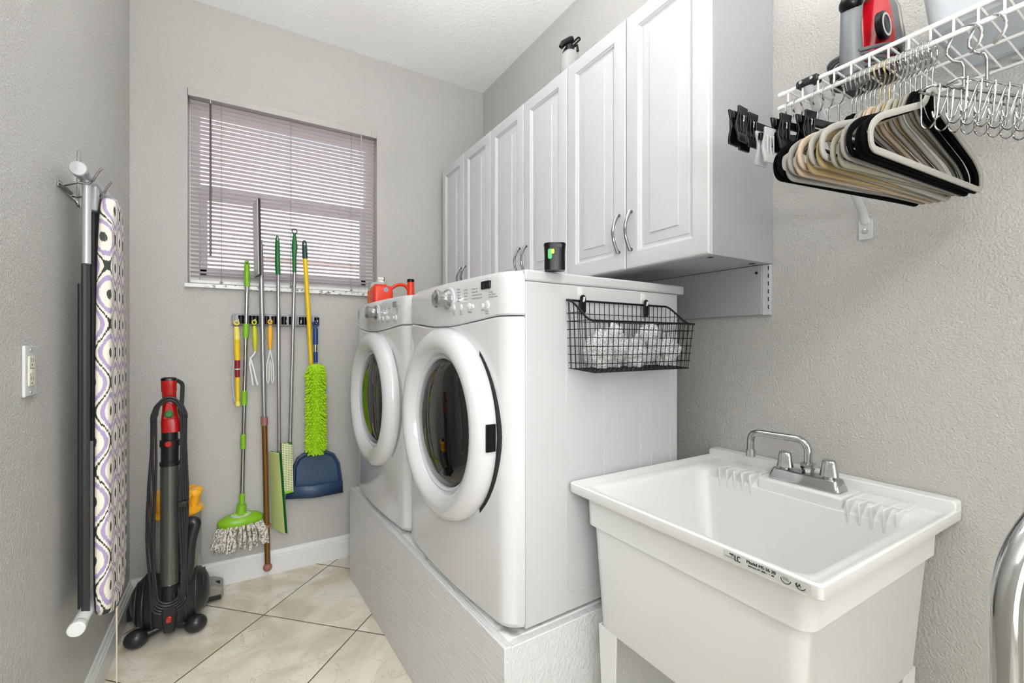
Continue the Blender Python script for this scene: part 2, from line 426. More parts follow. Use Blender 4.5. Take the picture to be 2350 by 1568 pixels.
b = MB(); b.box(WX0-0.012, WX1+0.012, YB-0.022, yw+0.02, WZ0-0.006, WZ0+0.014); struct(b.build('trim_1', M_sill, bev=0.003), 'grey veined marble window sill')
# beyond the window
M_stucco = mat('pink_beige_stucco', '#dcc8c2', 0.9); bump(M_stucco, 30, 0.006)
M_dirt = mat('yard_ground', '#b5ab98', 0.95); bump(M_dirt, 20, 0.01)
M_roof = mat('terracotta_roof', '#9b6a58', 0.8)
g = MB(); g.box(-8, 8, YB+0.15, 14, -0.25, -0.1); struct(g.build('ground', M_dirt, kind='structure'))
hse = thing('neighbour_house', 'pink beige stucco house across the yard, seen through the blind', 'house', (-2.2, 5.2, -0.1))
g = MB(); g.box(-6, 0.18, 5.2, 9, -0.1, 5.2); g.build('wall', M_stucco, hse)
g = MB(); g.box(-6.3, 0.40, 4.9, 9.2, 5.2, 5.34); g.build('roof', M_roof, hse, bev=0.02)
fen = thing('garden_wall', 'low pink beige garden wall beyond the window', 'wall', (3, 5.0, -0.1))
g = MB(); g.box(0.18, 7, 5.3, 5.5, -0.1, 2.05); g.build('wall_panel', M_stucco, fen)
g = MB(); g.box(0.18, 7.05, 5.26, 5.54, 2.05, 2.13); g.build('coping', M_trim, fen, bev=0.01)

# added lamp bodies for the two overhead fill lights; both out of the frame
M_opal = mat('white_lamp_base', '#f2f2f0', 0.4)
t = thing('ceiling_lamp', 'white uplight bowl lamp hanging above the middle of the laundry room', 'lamp', (0.36, 1.15, ZC))
b = MB(); b.lathe([(0.0, -0.002), (0.055, -0.002), (0.055, -0.018), (0.012, -0.028), (0.006, -0.035), (0.006, -0.55), (0.0, -0.55)][::-1], (0.36, 1.15, ZC), cap0=False, cap1=False); b.build('stem', M_opal, t)
b = MB(); b.lathe([(0.0, 0.0), (0.09, 0.010), (0.15, 0.035), (0.175, 0.065), (0.171, 0.065), (0.146, 0.039), (0.088, 0.014), (0.0, 0.004)], (0.36, 1.15, 2.215), cap0=False, cap1=False); b.build('lamp_shade', M_opal, t)
t = thing('ceiling_lamp', 'white ceiling lamp base near the entrance of the laundry room', 'lamp', (0.05, -0.62, ZC))
b = MB(); b.lathe([(0.0, 0), (0.085, 0), (0.085, -0.018), (0.05, -0.03), (0.006, -0.035), (0.006, -0.25), (0.03, -0.26), (0.03, -0.275), (0.0, -0.28)][::-1], (0.05, -0.62, ZC), cap0=False, cap1=False); b.build('lamp_canopy', M_opal, t)

# ================================================================ appliances on their plinth
RZ = math.radians(2.1)
PL = thing('appliance_plinth', 'long white painted chipboard plinth under the washer and dryer', 'plinth', (0.5506, 0.936, 0), RZ)
pz = 0.452
b = MB(); b.box(0.0, 0.022, 0, 1.452, 0, pz); b.build('front_panel', M_osb, PL, local=True, bev=0.002)
b = MB(); b.box(0.022, 0.74, 0.0, 0.022, 0, pz-0.004); b.build('side_panel', M_osb, PL, local=True, bev=0.002)
M_platf = mat('worn_white_paint', '#dfdfdd', 0.5); varcol(M_platf, '#a3a19c', '#e4e4e2', 14, 8, None, 0.30, 0.42); 
b = MB(); b.box(0.0225, 0.74, 0.0225, 1.452, pz-0.02, pz); b.build('top_board', M_platf, PL, local=True, bev=0.001)
b = MB(); b.box(0.70, 0.72, 0.03, 1.45, 0, pz-0.021); b.build('back_panel', M_osb, PL, local=True)

M_btn = mat('button_white', '#d9dbdc', 0.25)
M_ink = mat('grey_ink', '#3c3f42', 0.6)
M_disp = mat('display_black', '#050607', 0.08)

def machine(nm, label, y0, is_washer):
    W, Dp, Ht = 0.686, 0.60, 0.914
    base = Matrix.Translation((0.619, 0.952, pz+0.002)) @ Matrix.Rotation(RZ, 4, 'Z')
    loc = base @ Vector((0, y0, 0))
    t = thing(nm, label, 'washing machine' if is_washer else 'dryer', loc, RZ)
    def fx(y):   # bowed front with rounded corners, x of the front skin at width y
        s = min(y, W-y)
        bow = 0.046 + 0.018*math.sin(PI*y/W)
        R = 0.05
        return -(bow - (R - math.sqrt(max(R*R-(R-min(s, R))**2, 0)))*0.92)
    ys = [0.0, 0.003, 0.008, 0.016, 0.026, 0.038, 0.05] + [0.05+(W-0.1)*k/16 for k in range(1, 16)] + [W-q for q in (0.05, 0.038, 0.026, 0.016, 0.008, 0.003, 0.0)]
    plan = [(fx(y), y) for y in ys] + [(0.0, W), (0.0, 0.0)]
    def ring(z, ins=0.0, dz=None):
        out = []
        for x, y in plan:
            yy = W/2 + (y-W/2)*(1-ins/(W/2))
            xx = x + ins if x < -0.001 else x
            zz = z
            if dz: zz += dz(y)
            out.append(Vector((min(xx, 0), yy, zz)))
        return out
    sag = lambda y: -0.020*math.sin(PI*min(max((y-0.05)/(W-0.1), 0), 1))**1.2
    zc = 0.798
    b = MB(); b.loft([ring(0.012, 0.014), ring(0.018, 0.005), ring(0.03, 0.0), ring(0.4), ring(zc-0.008, 0, sag), ring(zc-0.003, 0.004, sag)]); b.build('front_panel', M_white, t, local=True, smooth=28)
    # control panel: vertical, its top rolls back to the lid
    b = MB(); b.loft([ring(zc, 0.004, sag), ring(zc+0.004, 0.0, sag), ring(0.84, -0.001), ring(Ht-0.030, 0.0), ring(Ht-0.014, 0.004), ring(Ht-0.004, 0.013), ring(Ht, 0.028)])
    cp = b.build('control_panel', M_white, t, local=True, smooth=28)
    # cabinet body and lid
    b = MB(); b.box(0.002, Dp, 0, W, 0.012, Ht-0.030)
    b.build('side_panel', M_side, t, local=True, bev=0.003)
    # embossed ribs on the exposed sides
    b = MB()
    for (x0, x1, z0, z1) in ((0.135, 0.275, 0.06, 0.80), (0.325, 0.425, 0.06, 0.795), (0.475, 0.565, 0.06, 0.79)):
        pts = [Vector((q[0], -0.0002, q[1])) for q in rrect((x0+x1)/2, (z0+z1)/2, x1-x0, z1-z0, 0.028, 5)]
        b.tube(pts, 0.0024, 6, closed=True, flat=(1.0, 1.0))
    b.build('embossed_rib', M_side, t, local=True)
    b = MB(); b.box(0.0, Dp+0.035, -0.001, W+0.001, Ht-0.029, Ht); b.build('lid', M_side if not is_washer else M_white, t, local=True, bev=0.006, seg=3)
    for (x, y) in ((0.03, 0.05), (0.03, W-0.05), (Dp-0.05, 0.05), (Dp-0.05, W-0.05)):
        b = MB(); b.lathe([(0.02, 0), (0.02, 0.004), (0.008, 0.005), (0.008, 0.0125)], (x, y, 0)); b.build('foot', M_dark, t, local=True)
    # round door
    cy, cz = 0.325, 0.491
    xf = -0.055
    prof = [(0.268, 0.0), (0.281, 0.0), (0.284, 0.010), (0.283, 0.024), (0.278, 0.036), (0.265, 0.047), (0.248, 0.0545), (0.232, 0.0535), (0.219, 0.047), (0.210, 0.036), (0.204, 0.022), (0.200, 0.008)]
    b = MB(); b.lathe(prof, (xf, cy, cz), (-1, 0, 0), 72, False, False); door = b.build('door', M_white, t, local=True, smooth=50)
    b = MB(); b.lathe([(0.2045, 0.020), (0.198, 0.024), (0.192, 0.020), (0.190, 0.010)], (xf, cy, cz), (-1, 0, 0), 72, False, False); b.build('glass_trim', M_lgrey, door, local=True, smooth=60)
    b = MB(); b.lathe([(0.191, 0.012), (0.178, 0.022), (0.15, 0.031), (0.11, 0.038), (0.06, 0.0415), (0.02, 0.043), (0.0005, 0.043)], (xf, cy, cz), (-1, 0, 0), 72, False, False); b.build('door_glass', M_glassd, door, local=True, smooth=80)
    b = MB(); b.lathe([(0.291, -0.012), (0.291, 0.0012), (0.26, 0.0012)], (xf, cy, cz), (-1, 0, 0), 64, False, False); b.build('door_gasket', M_gapd if not is_washer else M_grey, t, local=True)
    # recessed door pull on the far side of the ring, latch slot on the near side
    hy = cy + (0.262)
    b = MB()
    if not is_washer:
        b.box(xf-0.034, xf-0.008, cy-0.2885, cy-0.2825, cz-0.032, cz+0.036); b.build('latch_slot', M_black, door, local=True)
        b = MB(); pts = []
        loops = []
        for k in range(9):
            z = cz + 0.005 + (-0.075 + 0.15*k/8); hw = 0.016*math.sqrt(max(1-((z-cz-0.005)/0.077)**2, 0.02))+0.004
            rr_ = math.sqrt(max(0.287**2-(z-cz)**2, 0)); yc = cy + rr_ - 0.004
            loops.append([Vector((xf-0.040, yc-0.020-hw*0.2, z)), Vector((xf-0.020, yc+0.006, z)), Vector((xf+0.008, yc+0.007, z)), Vector((xf+0.0, yc-0.02, z))])
        b.loft(loops); b.build('door_pull', M_lgrey, door, local=True)
    # controls
    kx = fx(0.44)
    ky, kz = 0.297, 0.857
    kx = fx(ky)
    b = MB(); b.lathe([(0.036, 0.0), (0.036, 0.004), (0.030, 0.006)], (kx-0.000, ky, kz), (-1, 0, 0), 40); b.build('dial_ring', M_lgrey, cp, local=True)
    b = MB(); b.lathe([(0.030, 0.004), (0.030, 0.010), (0.023, 0.018), (0.022, 0.028), (0.026, 0.040), (0.0265, 0.044), (0.023, 0.048), (0.0, 0.050)], (kx, ky, kz), (-1, 0, 0), 40, True, False); b.build('dial', M_chrome, cp, local=True)
    b = MB(); b.prism(rrect(0, 0, 0.044, 0.021, 0.004), (fx(0.10)-0.004, 0.100, 0.880), (0, 1, 0), (0, 0, 1), (0.008, 0, 0)); b.build('display', M_disp if not is_washer else M_grey, cp, local=True, bev=0.0008)
    bts = [(0.268, 0.832, 0.0085), (0.226, 0.830, 0.0085), (0.181, 0.829, 0.0100), (0.163, 0.828, 0.0065), (0.114, 0.827, 0.0065), (0.094, 0.828, 0.0110)]
    for (y, z, r) in bts:
        b = MB(); b.lathe([(r, -0.002), (r, 0.002), (r*0.7, 0.0032), (0.0, 0.0036)], (fx(y)-0.0005, y, z), (-1, 0, 0), 20, True, False); b.build('button', M_btn, cp, local=True)
    # printed legends
    def txt(b, body, size, y, z):
        vs, fs = text_mesh(body, size)
        b.add([(fx(y-p[0])-0.0012, y-p[0], z+p[1]) for p in vs], fs)
    b = MB()
    if not is_washer:
        cols = [(0.252, 0.880, ['Heavy', 'Normal', 'Casual', 'Delicate', 'Quick']), (0.212, 0.874, ['Timed', 'Air Dry', 'Touch', 'Damp']), (0.170, 0.873, ['Chime On', 'Chime Off', 'Wrinkle Guard On', 'Wrinkle Guard Off'])]
        for y, z, rows in cols:
            for i, tx in enumerate(rows): txt(b, '\u2022 ' + tx, 0.0062, y, z-0.0086*i)
        for i, tx in enumerate(['Drying', 'Cool Down', 'Wrinkle Guard']): txt(b, '\u2022 ' + tx, 0.0062, 0.090, 0.858-0.0065*i)
        for y, z, tx in ((0.275, 0.815, 'Dry\nTemp'), (0.233, 0.814, 'Dry\nLevel'), (0.190, 0.812, 'Options'), (0.122, 0.814, 'cancel'), (0.102, 0.810, 'start\npause')): txt(b, tx, 0.0062, y, z)
    else:
        cols = [(0.252, 0.876, ['Heavy', 'Normal', 'Casual', 'Rinse']), (0.212, 0.872, ['Hot', 'Warm', 'Cold']), (0.170, 0.872, ['High', 'Medium', 'Low', 'No Spin'])]
        for y, z, rows in cols:
            for i, tx in enumerate(rows): txt(b, '\u2022 ' + tx, 0.0062, y, z-0.0086*i)
        for i, tx in enumerate(['Soak', 'Wash', 'Rinse', 'Spin']): txt(b, '\u2022 ' + tx, 0.0062, 0.090, 0.860-0.0065*i)
        for y, z, tx in ((0.275, 0.815, 'temp'), (0.233, 0.814, 'spin'), (0.190, 0.812, 'options'), (0.122, 0.814, 'cancel'), (0.102, 0.810, 'start\npause')): txt(b, tx, 0.0062, y, z)
    b.build('legend', M_ink, cp, local=True)
    if is_washer:   # small script mark running up the panel, too blurred to read
        b = MB(); b.tube([Vector((fx(0.645)-0.001, 0.645+0.005*math.sin(k*1.25)*(1-k/40), 0.845+0.0018*k)) for k in range(24)], 0.0011, 6); b.build('script_mark', M_ink, cp, local=True)
    return t
dryer = machine('dryer', 'white front-loading dryer with dark round door and a wire basket on its side', 0.0, False)
washer = machine('washing_machine', 'white front-loading washer in the corner with detergent bottles on top', 0.702, True)

# ================================================================ wall cabinets
cx0 = 1.082
yc0 = 0.763
def cabinet(k):
    lab = ['white two-door wall cabinet nearest the shelf, its grey side showing', 'middle white two-door wall cabinet with a spray bottle on top', 'white two-door wall cabinet farthest off, next to the window wall'][k]
    y0 = yc0 + 0.6096*k; y1 = y0 + 0.6088; z0, z1 = 1.421, 2.236
    t = thing('wall_cabinet', lab, 'cabinet', (1.235, (y0+y1)/2, z0), 0, 'white wall cabinets over the machines')
    b = MB(); b.box(cx0+0.021, XR-0.001, y0, y1, z0, z1); b.build('cabinet_body', M_cabshade, t, bev=0.0015)
    for j in range(2):
        a0 = y0 + 0.3048*j + 0.0015; a1 = a0 + 0.3048 - 0.0035
        yc, zc, wd, hd = (a0+a1)/2, (z0+z1)/2, a1-a0, z1-z0-0.003
        def R(ins, x): return [Vector((x, yc+s*(wd/2-ins), zc+q*(hd/2-ins))) for s, q in ((-1, -1), (1, -1), (1, 1), (-1, 1))]
        X = cx0
        b = MB(); b.loft([R(0, X+0.019), R(0, X+0.004), R(0.003, X+0.001), R(0.008, X+0.0), R(0.050, X), R(0.052, X+0.003), R(0.056, X+0.0045), R(0.060, X+0.0095), R(0.067, X+0.0100), R(0.069, X+0.0078), R(0.098, X+0.0036), R(0.0985, X+0.0006), R(0.102, X+0.0004)])
        d = b.build('door', M_cab, t, smooth=12)
        yh = (y0+y1)/2 + (-0.027 if j == 0 else 0.027); zh = 1.541
        pts = [Vector((X+0.002, yh, zh-0.060)), Vector((X-0.006, yh, zh-0.060))] + [Vector((X-0.008-0.022*math.sin(PI*k_/14), yh, zh-0.062+0.124*k_/14)) for k_ in range(15)] + [Vector((X-0.006, yh, zh+0.060)), Vector((X+0.002, yh, zh+0.060))]
        b = MB(); b.tube(pts, [0.0055]*2+[0.0058-0.0012*math.sin(PI*k_/14) for k_ in range(15)]+[0.0055]*2, 10, flat=(1, 1)); b.build('handle', M_handle, d)
    b = MB()
    for (x, y) in ((1.13, y0+0.03), (1.33, y0+0.03)): b.lathe([(0.008, 0), (0.008, -0.0015), (0.002, -0.0018)], (x, y, z0)); 
    b.build('screw_cap', M_dark, t)
    return t
for k in range(3): cabinet(k)

mb = thing('mounting_board', 'white board on the wall below the cabinets with a slotted end', 'board', (1.375, 0.765, 1.27))
b = MB(); b.box(1.366, XR-0.0005, 0.785, 2.0, 1.269, 1.4195); b.build('board', M_cabshade, mb, bev=0.001)
poly = [(0, 0), (0.020, 0)]
b = MB(); b.box(1.372, XR-0.0005, 0.765, 0.7845, 1.268, 1.4195)
b.build('slotted_rail', M_lgrey, mb)
b = MB()
for k in range(6): b.box(1.3715, 1.3725, 0.7652, 0.7685, 1.285+k*0.0235, 1.297+k*0.0235)
b.lathe([(0.0045, -0.001), (0.0045, 0.001)], (1.3655, 0.800, 1.397), (-1, 0, 0), 14)
b.build('slot', M_dark, mb)

# ================================================================ utility sink
sk = thing('utility_sink', 'white freestanding plastic laundry tub against the right wall', 'sink', (1.06, 0.64, 0))
SX0, SX1, SY0, SY1, SZ = 0.757, 1.383, 0.342, 0.951, 0.815
def sloop(x0, x1, y0, y1, r, z, n=6): return [Vector((q[0], q[1], z)) for q in rrect((x0+x1)/2, (y0+y1)/2, x1-x0, y1-y0, r, n)]
def sl(ins, r, z, back=None, insy=None):
    iy = ins if insy is None else insy
    return sloop(SX0+ins, SX1-(ins if back is None else back), SY0+iy, SY1-iy, r, z)
b = MB()
loops = [sl(0.052, 0.030, 0.452, 0.075, 0.060), sl(0.049, 0.034, 0.459, 0.070, 0.057), sl(0.040, 0.030, 0.708, 0.045, 0.042), sl(0.037, 0.030, 0.7105, 0.042, 0.040), sl(0.030, 0.028, 0.712, 0.034, 0.032), sl(0.028, 0.026, 0.783, 0.030, 0.030),
         sl(0.012, 0.014, 0.787, 0.006, 0.012), sl(0.002, 0.010, 0.789, 0.0, 0.002), sl(0.0, 0.010, 0.792, 0.0), sl(0.0, 0.010, SZ-0.003, 0.0), sl(0.003, 0.008, SZ, 0.002), sl(0.007, 0.008, SZ, 0.005),
         sl(0.018, 0.012, SZ-0.010, 0.012), sl(0.026, 0.018, SZ-0.011, 0.098, 0.028), sl(0.036, 0.030, SZ-0.013, 0.108, 0.038), sl(0.042, 0.036, SZ-0.020, 0.120, 0.044), sl(0.046, 0.040, SZ-0.038, 0.140, 0.050), sl(0.075, 0.05, 0.54, 0.16, 0.085), sl(0.095, 0.06, 0.50, 0.18, 0.11), sl(0.14, 0.06, 0.487, 0.22, 0.15)]
b.loft(loops, True, True)
tub = b.build('basin', M_tub, sk, smooth=40)
# raised back ledge
b = MB(); b.prism([(SY0+0.001, 0), (SY0+0.001, 0.026), (SY0+0.006, 0.033), (SY1-0.006, 0.033), (SY1-0.001, 0.026), (SY1-0.001, 0)], (SX1-0.038, 0, SZ-0.013), (0, 1, 0), (0, 0, 1), (0.038, 0, 0)); b.build('back_ledge', M_tub, sk, bev=0.003, seg=3)
# faucet deck with ribbed soap rests either side
b = MB(); b.box(SX1-0.138, SX1-0.036, 0.520, 0.727, SZ-0.05, SZ-0.005); b.build('faucet_deck', M_tub, sk, bev=0.006, seg=3)
for y0_ in (0.744, 0.412):
    b = MB()
    b.box(SX1-0.100, SX1-0.040, y0_-0.006, y0_+0.102, SZ-0.012, SZ-0.0055)
    for k in range(5):
        y = y0_ + 0.0235*k
        b.prism([(-0.040, -0.004), (-0.146, -0.0045), (-0.148, -0.010), (-0.142, -0.060), (-0.040, -0.020)], (SX1, y-0.0025, SZ), (1, 0, 0), (0, 0, 1), (0, 0.005, 0))
    b.build('soap_rest', M_tub, sk, bev=0.0015)
b = MB(); b.lathe([(0.026, 0.0), (0.026, 0.002), (0.018, 0.0025), (0.016, 0.001)], (1.01, 0.64, 0.4875)); b.build('drain', M_chrome, sk)
for (x, y, dx, dy) in ((SX0+0.052, SY0+0.060, 1, 1), (SX0+0.052, SY1-0.060, 1, -1), (SX1-0.075, SY0+0.060, -1, 1), (SX1-0.075, SY1-0.060, -1, -1)):
    b = MB(); p = lambda z, e, w_: [Vector((x+dx*a, y+dy*c_, z)) for a, c_ in ((e, e), (w_, e), (w_, e+0.004), (e+0.004, e+0.004), (e+0.004, w_), (e, w_))]
    b.loft([p(0.0, 0.012, 0.040), p(0.454, -0.001, 0.062)]); b.build('leg', M_tub, sk, bev=0.001)

# label on the front rim
M_lab = mat('grey_label', '#c3c4c1', 0.35)
b = MB()
xl = SX0 + 0.0; 
ly1, ly0, lz = U(1660, 1275, x=SX0).y, U(1862, 1352, x=SX0).y, 0.802
b.prism(rrect((ly0+ly1)/2, lz, ly1-ly0, 0.0165, 0.003), (xl-0.0006, 0, 0), (0, 1, 0), (0, 0, 1), (0.0005, 0, 0)); lb = b.build('maker_label', M_lab, sk)
b = MB()
def ltx(body, size, d, z, sxx=1.0, bold=0.0):
    vs, fs = text_mesh(body, size*0.78)
    for dxx in ((0,) if not bold else (-bold, 0, bold)):
        b.add([(xl-0.0009-abs(dxx)*0.2, ly1-d*0.76-p[0]*sxx-dxx, lz+z*0.8+p[1]) for p in vs], fs)
ltx('LIGHT', 0.0038, 0.019, 0.0005); ltx('COMMERCIAL', 0.0038, 0.005, -0.0040)
b.box(xl-0.001, xl-0.0007, ly1-0.0205, ly1-0.0125, lz+0.0030, lz+0.0052)
ltx('LC', 0.0190, 0.029, -0.006, 0.62, 0.0005)
ltx('Model MS-26 20', 0.0098, 0.058, 0.0008, 0.98, 0.00035)
ltx('Jamestown, NY  (800)  L  7  388', 0.0050, 0.062, -0.0055, 0.86, 0.0002)
for c_, r_, n_ in ((0.0375, 0.0078, 13), (0.0150, 0.0075, 12)):
    for k in range(n_):
        a = math.radians(180+13*k); a2 = math.radians(193+13*k)
        b.tube([Vector((xl-0.001, ly0+c_-r_*math.cos(a), lz+0.0015+r_*math.sin(a))), Vector((xl-0.001, ly0+c_-r_*math.cos(a2), lz+0.0015+r_*math.sin(a2)))], 0.0006, 6)
for k in range(4): b.tube([Vector((xl-0.001, ly0+0.0425-k*0.0024, lz+0.004)), Vector((xl-0.001, ly0+0.0405-k*0.0024, lz-0.001))], 0.0003, 4)
ltx('SA', 0.0105, 0.165, -0.0035, 0.80, 0.0003)
b.build('label_print', mat('black_ink', '#111111', 0.5), lb)

# faucet
fa = thing('sink_faucet', 'chrome two-handle faucet with swung-over spout on the back of the tub', 'faucet', (1.29, 0.622, SZ-0.005))
fz = SZ - 0.0045
b = MB()
b.loft([[Vector((q[0], q[1], z)) for q in rrect(1.292, 0.622, w_, l_, r_, 5)] for (w_, l_, r_, z) in ((0.058, 0.176, 0.012, fz), (0.058, 0.176, 0.012, fz+0.004), (0.044, 0.160, 0.010, fz+0.026), (0.038, 0.154, 0.008, fz+0.029))])
b.build('faucet_base', M_chrome, fa, smooth=25)
for y in (0.676, 0.568):
    b = MB(); loops = []
    for (z, r, lob) in ((0.028, 0.012, 0), (0.034, 0.012, 0), (0.035, 0.0235, .10), (0.052, 0.0205, .16), (0.068, 0.0175, .10), (0.073, 0.0150, .03), (0.075, 0.010, 0)):
        loops.append([Vector((1.292+math.cos(2*PI*k/48)*r*(1-lob*abs(math.sin(2*2*PI*k/48+0.6))**1.5), y+math.sin(2*PI*k/48)*r*(1-lob*abs(math.sin(2*2*PI*k/48+0.6))**1.5), fz+z)) for k in range(48)])
    b.loft(loops); b.build('handle', M_chrome, fa, smooth=40)
b = MB(); b.lathe([(0.013, 0.028), (0.016, 0.036), (0.019, 0.042), (0.019, 0.050), (0.014, 0.054)], (1.305, 0.624, fz), seg=8); b.build('spout_nut', M_chrome, fa)
P0 = Vector((1.305, 0.624, fz+0.045)); P3 = Vector((1.272, 0.762, 0.872))
top_ = 0.923
pts = fillet([P0, Vector((P0.x, P0.y, top_)), Vector((P3.x, P3.y, top_+0.004)), P3], 0.042, 10)
b = MB(); b.tube(pts, 0.0095, 16); sp_ = b.build('spout', M_chrome, fa)
b = MB(); b.lathe([(0.012, 0), (0.012, -0.020), (0.009, -0.020)], (P3.x, P3.y, P3.z+0.004)); b.build('aerator', M_steel, sp_)

# chrome tube frame at the right edge
ct = thing('tubular_stand', 'bent chrome tube frame standing by the sink at the right edge', 'stand', (0.80, 0.12, 0))
pA = Vector((0.7208, 0.1442, 0)); dirn = Vector((0.80, -0.35, 0)).normalized()
pts = fillet([pA, pA+Vector((0, 0, 0.935)), pA+dirn*0.07+Vector((0, 0, 1.015)), pA+dirn*0.42+Vector((0, 0, 1.04)), pA+dirn*0.47+Vector((0, 0, 0.96)), pA+dirn*0.47], 0.09, 10)
b = MB(); b.tube(pts, 0.0135, 20); b.build('frame', M_chrome, ct)
for q in (pA, pA+dirn*0.47):
    b = MB(); b.lathe([(0.017, 0), (0.017, 0.02), (0.0138, 0.022)], q); b.build('foot_cap', M_dark, ct)

# ================================================================ window blind
bl = thing('window_blind', 'white horizontal mini blind hung in the window', 'blind', ((WX0+WX1)/2, YB+0.02, WZ1))
yb_ = YB + 0.022
b = MB(); b.box(WX0+0.006, WX1-0.006, YB+0.004, YB+0.038, WZ1-0.032, WZ1-0.001); b.build('headrail', mat('blind_headrail_grey', '#a9a7a3', 0.4), bl, bev=0.002)
b = MB(); b.box(WX0+0.002, WX1-0.002, YB-0.004, YB-0.001, WZ1-0.034, WZ1-0.0005); b.box(WX0+0.002, WX0+0.032, YB-0.006, YB+0.002, WZ1-0.036, WZ1+0.001); b.box(WX1-0.032, WX1-0.002, YB-0.006, YB+0.002, WZ1-0.036, WZ1+0.001); b.build('clear_valance', mat('clear_vinyl', '#b3b1ad', 0.25), bl, bev=0.001)
b = MB(); n_s = 43; z_top = WZ1-0.050; z_bot = WZ0+0.052; tilt = math.radians(16)
for i in range(n_s):
    z = z_bot + (z_top-z_bot)*i/(n_s-1); P = []
    sag_ = 0
    for j in range(6):
        s = (j/5-0.5)*0.0252; cv = 0.0016*(1-(2*j/5-1)**2)
        yy = s*math.cos(tilt); zz = -s*math.sin(tilt) + cv
        P.append([Vector((x, yb_+yy, z+zz)) for x in (WX0+0.010, WX1-0.010)])
    b.grid(P)
b.build('slats', M_slat, bl, smooth=80)
b = MB(); b.box(WX0+0.010, WX1-0.010, yb_-0.012, yb_+0.012, WZ0+0.018, WZ0+0.034); b.build('bottom_rail', M_trim, bl, bev=0.003)
M_cord = mat('cord_white', '#bdbbb6', 0.8)
for u_ in (508, 668, 807):
    x = U(u_, 450, y=YB).x
    b = MB()
    b.cyl((x, yb_-0.0135, WZ0+0.03), (x, yb_-0.0135, WZ1-0.035), 0.0009, seg=6); b.cyl((x, yb_+0.0135, WZ0+0.03), (x, yb_+0.0135, WZ1-0.035), 0.0009, seg=6)
    b.lathe([(0.007, 0), (0.007, 0.004)], (x, yb_-0.0125, WZ0+0.026), (0, -1, 0), 12)
    b.build('ladder_cord', mat('cord_grey', '#8d8b88', 0.8), bl)
x = U(483, 400, y=YB-0.012).x
z1_, z0_ = U(483, 238, y=YB-0.012).z, U(483, 588, y=YB-0.012).z
b = MB(); b.cyl((x, YB-0.012, z0_), (x, YB-0.012, z1_), 0.0042, seg=6); wd_ = b.build('tilt_wand', mat('smoky_wand', '#3b3336', 0.25), bl)
b = MB(); b.tube([(x, YB-0.012, z1_), (x, YB-0.012, z1_+0.014), (x, YB+0.002, z1_+0.030)], 0.0022, 8); b.build('wand_hook', M_lgrey, wd_)
xc = U(829, 450, y=YB-0.012).x
b = MB()
for dx in (0, 0.006): 
    b.tube([(xc+dx*0.4, YB-0.008, WZ1-0.03), (xc-0.004+dx*0.2, YB-0.012, 1.9), (xc-0.012+dx, YB-0.012, 1.53)], 0.0010, 6)
    b.tube([(xc-0.012+dx, YB-0.012, 1.53), (xc-0.010+dx*3, YB-0.014, 1.40), (xc-0.006+dx*2, YB-0.010, 1.22)], 0.0010, 6)
b.build('lift_cord', M_cord, bl)
for dx in (0, 0.008):
    b = MB(); b.lathe([(0.002, 0.012), (0.004, 0.004), (0.0045, 0)], (xc-0.013+dx, YB-0.012, 1.522)); b.build('cord_tassel', M_cord, bl)

# ================================================================ wall outlet
M_ivory = mat('ivory_plastic', '#d9d6c4', 0.35)
po = U(62, 850, x=XL)
y0, y1 = U(45, 850, x=XL).y, U(78, 850, x=XL).y
ol = thing('wall_outlet', 'white outlet plate with two ivory sockets on the left wall', 'outlet', (XL, po.y, 1.119))
yc_ = (y0+y1)/2; hw = 0.036
b = MB(); b.prism(rrect(yc_, 1.119, 0.072, 0.116, 0.004), (XL+0.0003, 0, 0), (0, 1, 0), (0, 0, 1), (0.0065, 0, 0)); b.build('plate', M_white, ol, bev=0.003)
b = MB(); b.prism(rrect(yc_, 1.119, 0.034, 0.068, 0.003), (XL+0.006, 0, 0), (0, 1, 0), (0, 0, 1), (0.0025, 0, 0)); sock = b.build('sockets', M_ivory, ol, bev=0.001)
b = MB()
for dz in (0.021, -0.021):
    for dy in (-0.006, 0.006): b.box(XL+0.0083, XL+0.0088, yc_+dy-0.0008, yc_+dy+0.0008, 1.119+dz, 1.119+dz+0.008)
    b.lathe([(0.0022, 0), (0.0022, 0.0005)], (XL+0.0084, yc_, 1.119+dz-0.007), (1, 0, 0), 10)
b.box(XL+0.0083, XL+0.0092, yc_-0.012, yc_+0.012, 1.1245, 1.1255)
b.build('slots', M_dark, sock)
b = MB(); b.box(XL+0.0083, XL+0.0098, yc_-0.010, yc_+0.010, 1.114, 1.124); b.build('test_button', M_ivory, sock, bev=0.0005)
for dz in (0.048, -0.048):
    b = MB(); b.lathe([(0.0035, 0), (0.0035, 0.001), (0.001, 0.0016)], (XL+0.0065, yc_, 1.119+dz), (1, 0, 0), 12); b.build('screw', M_steel, ol)

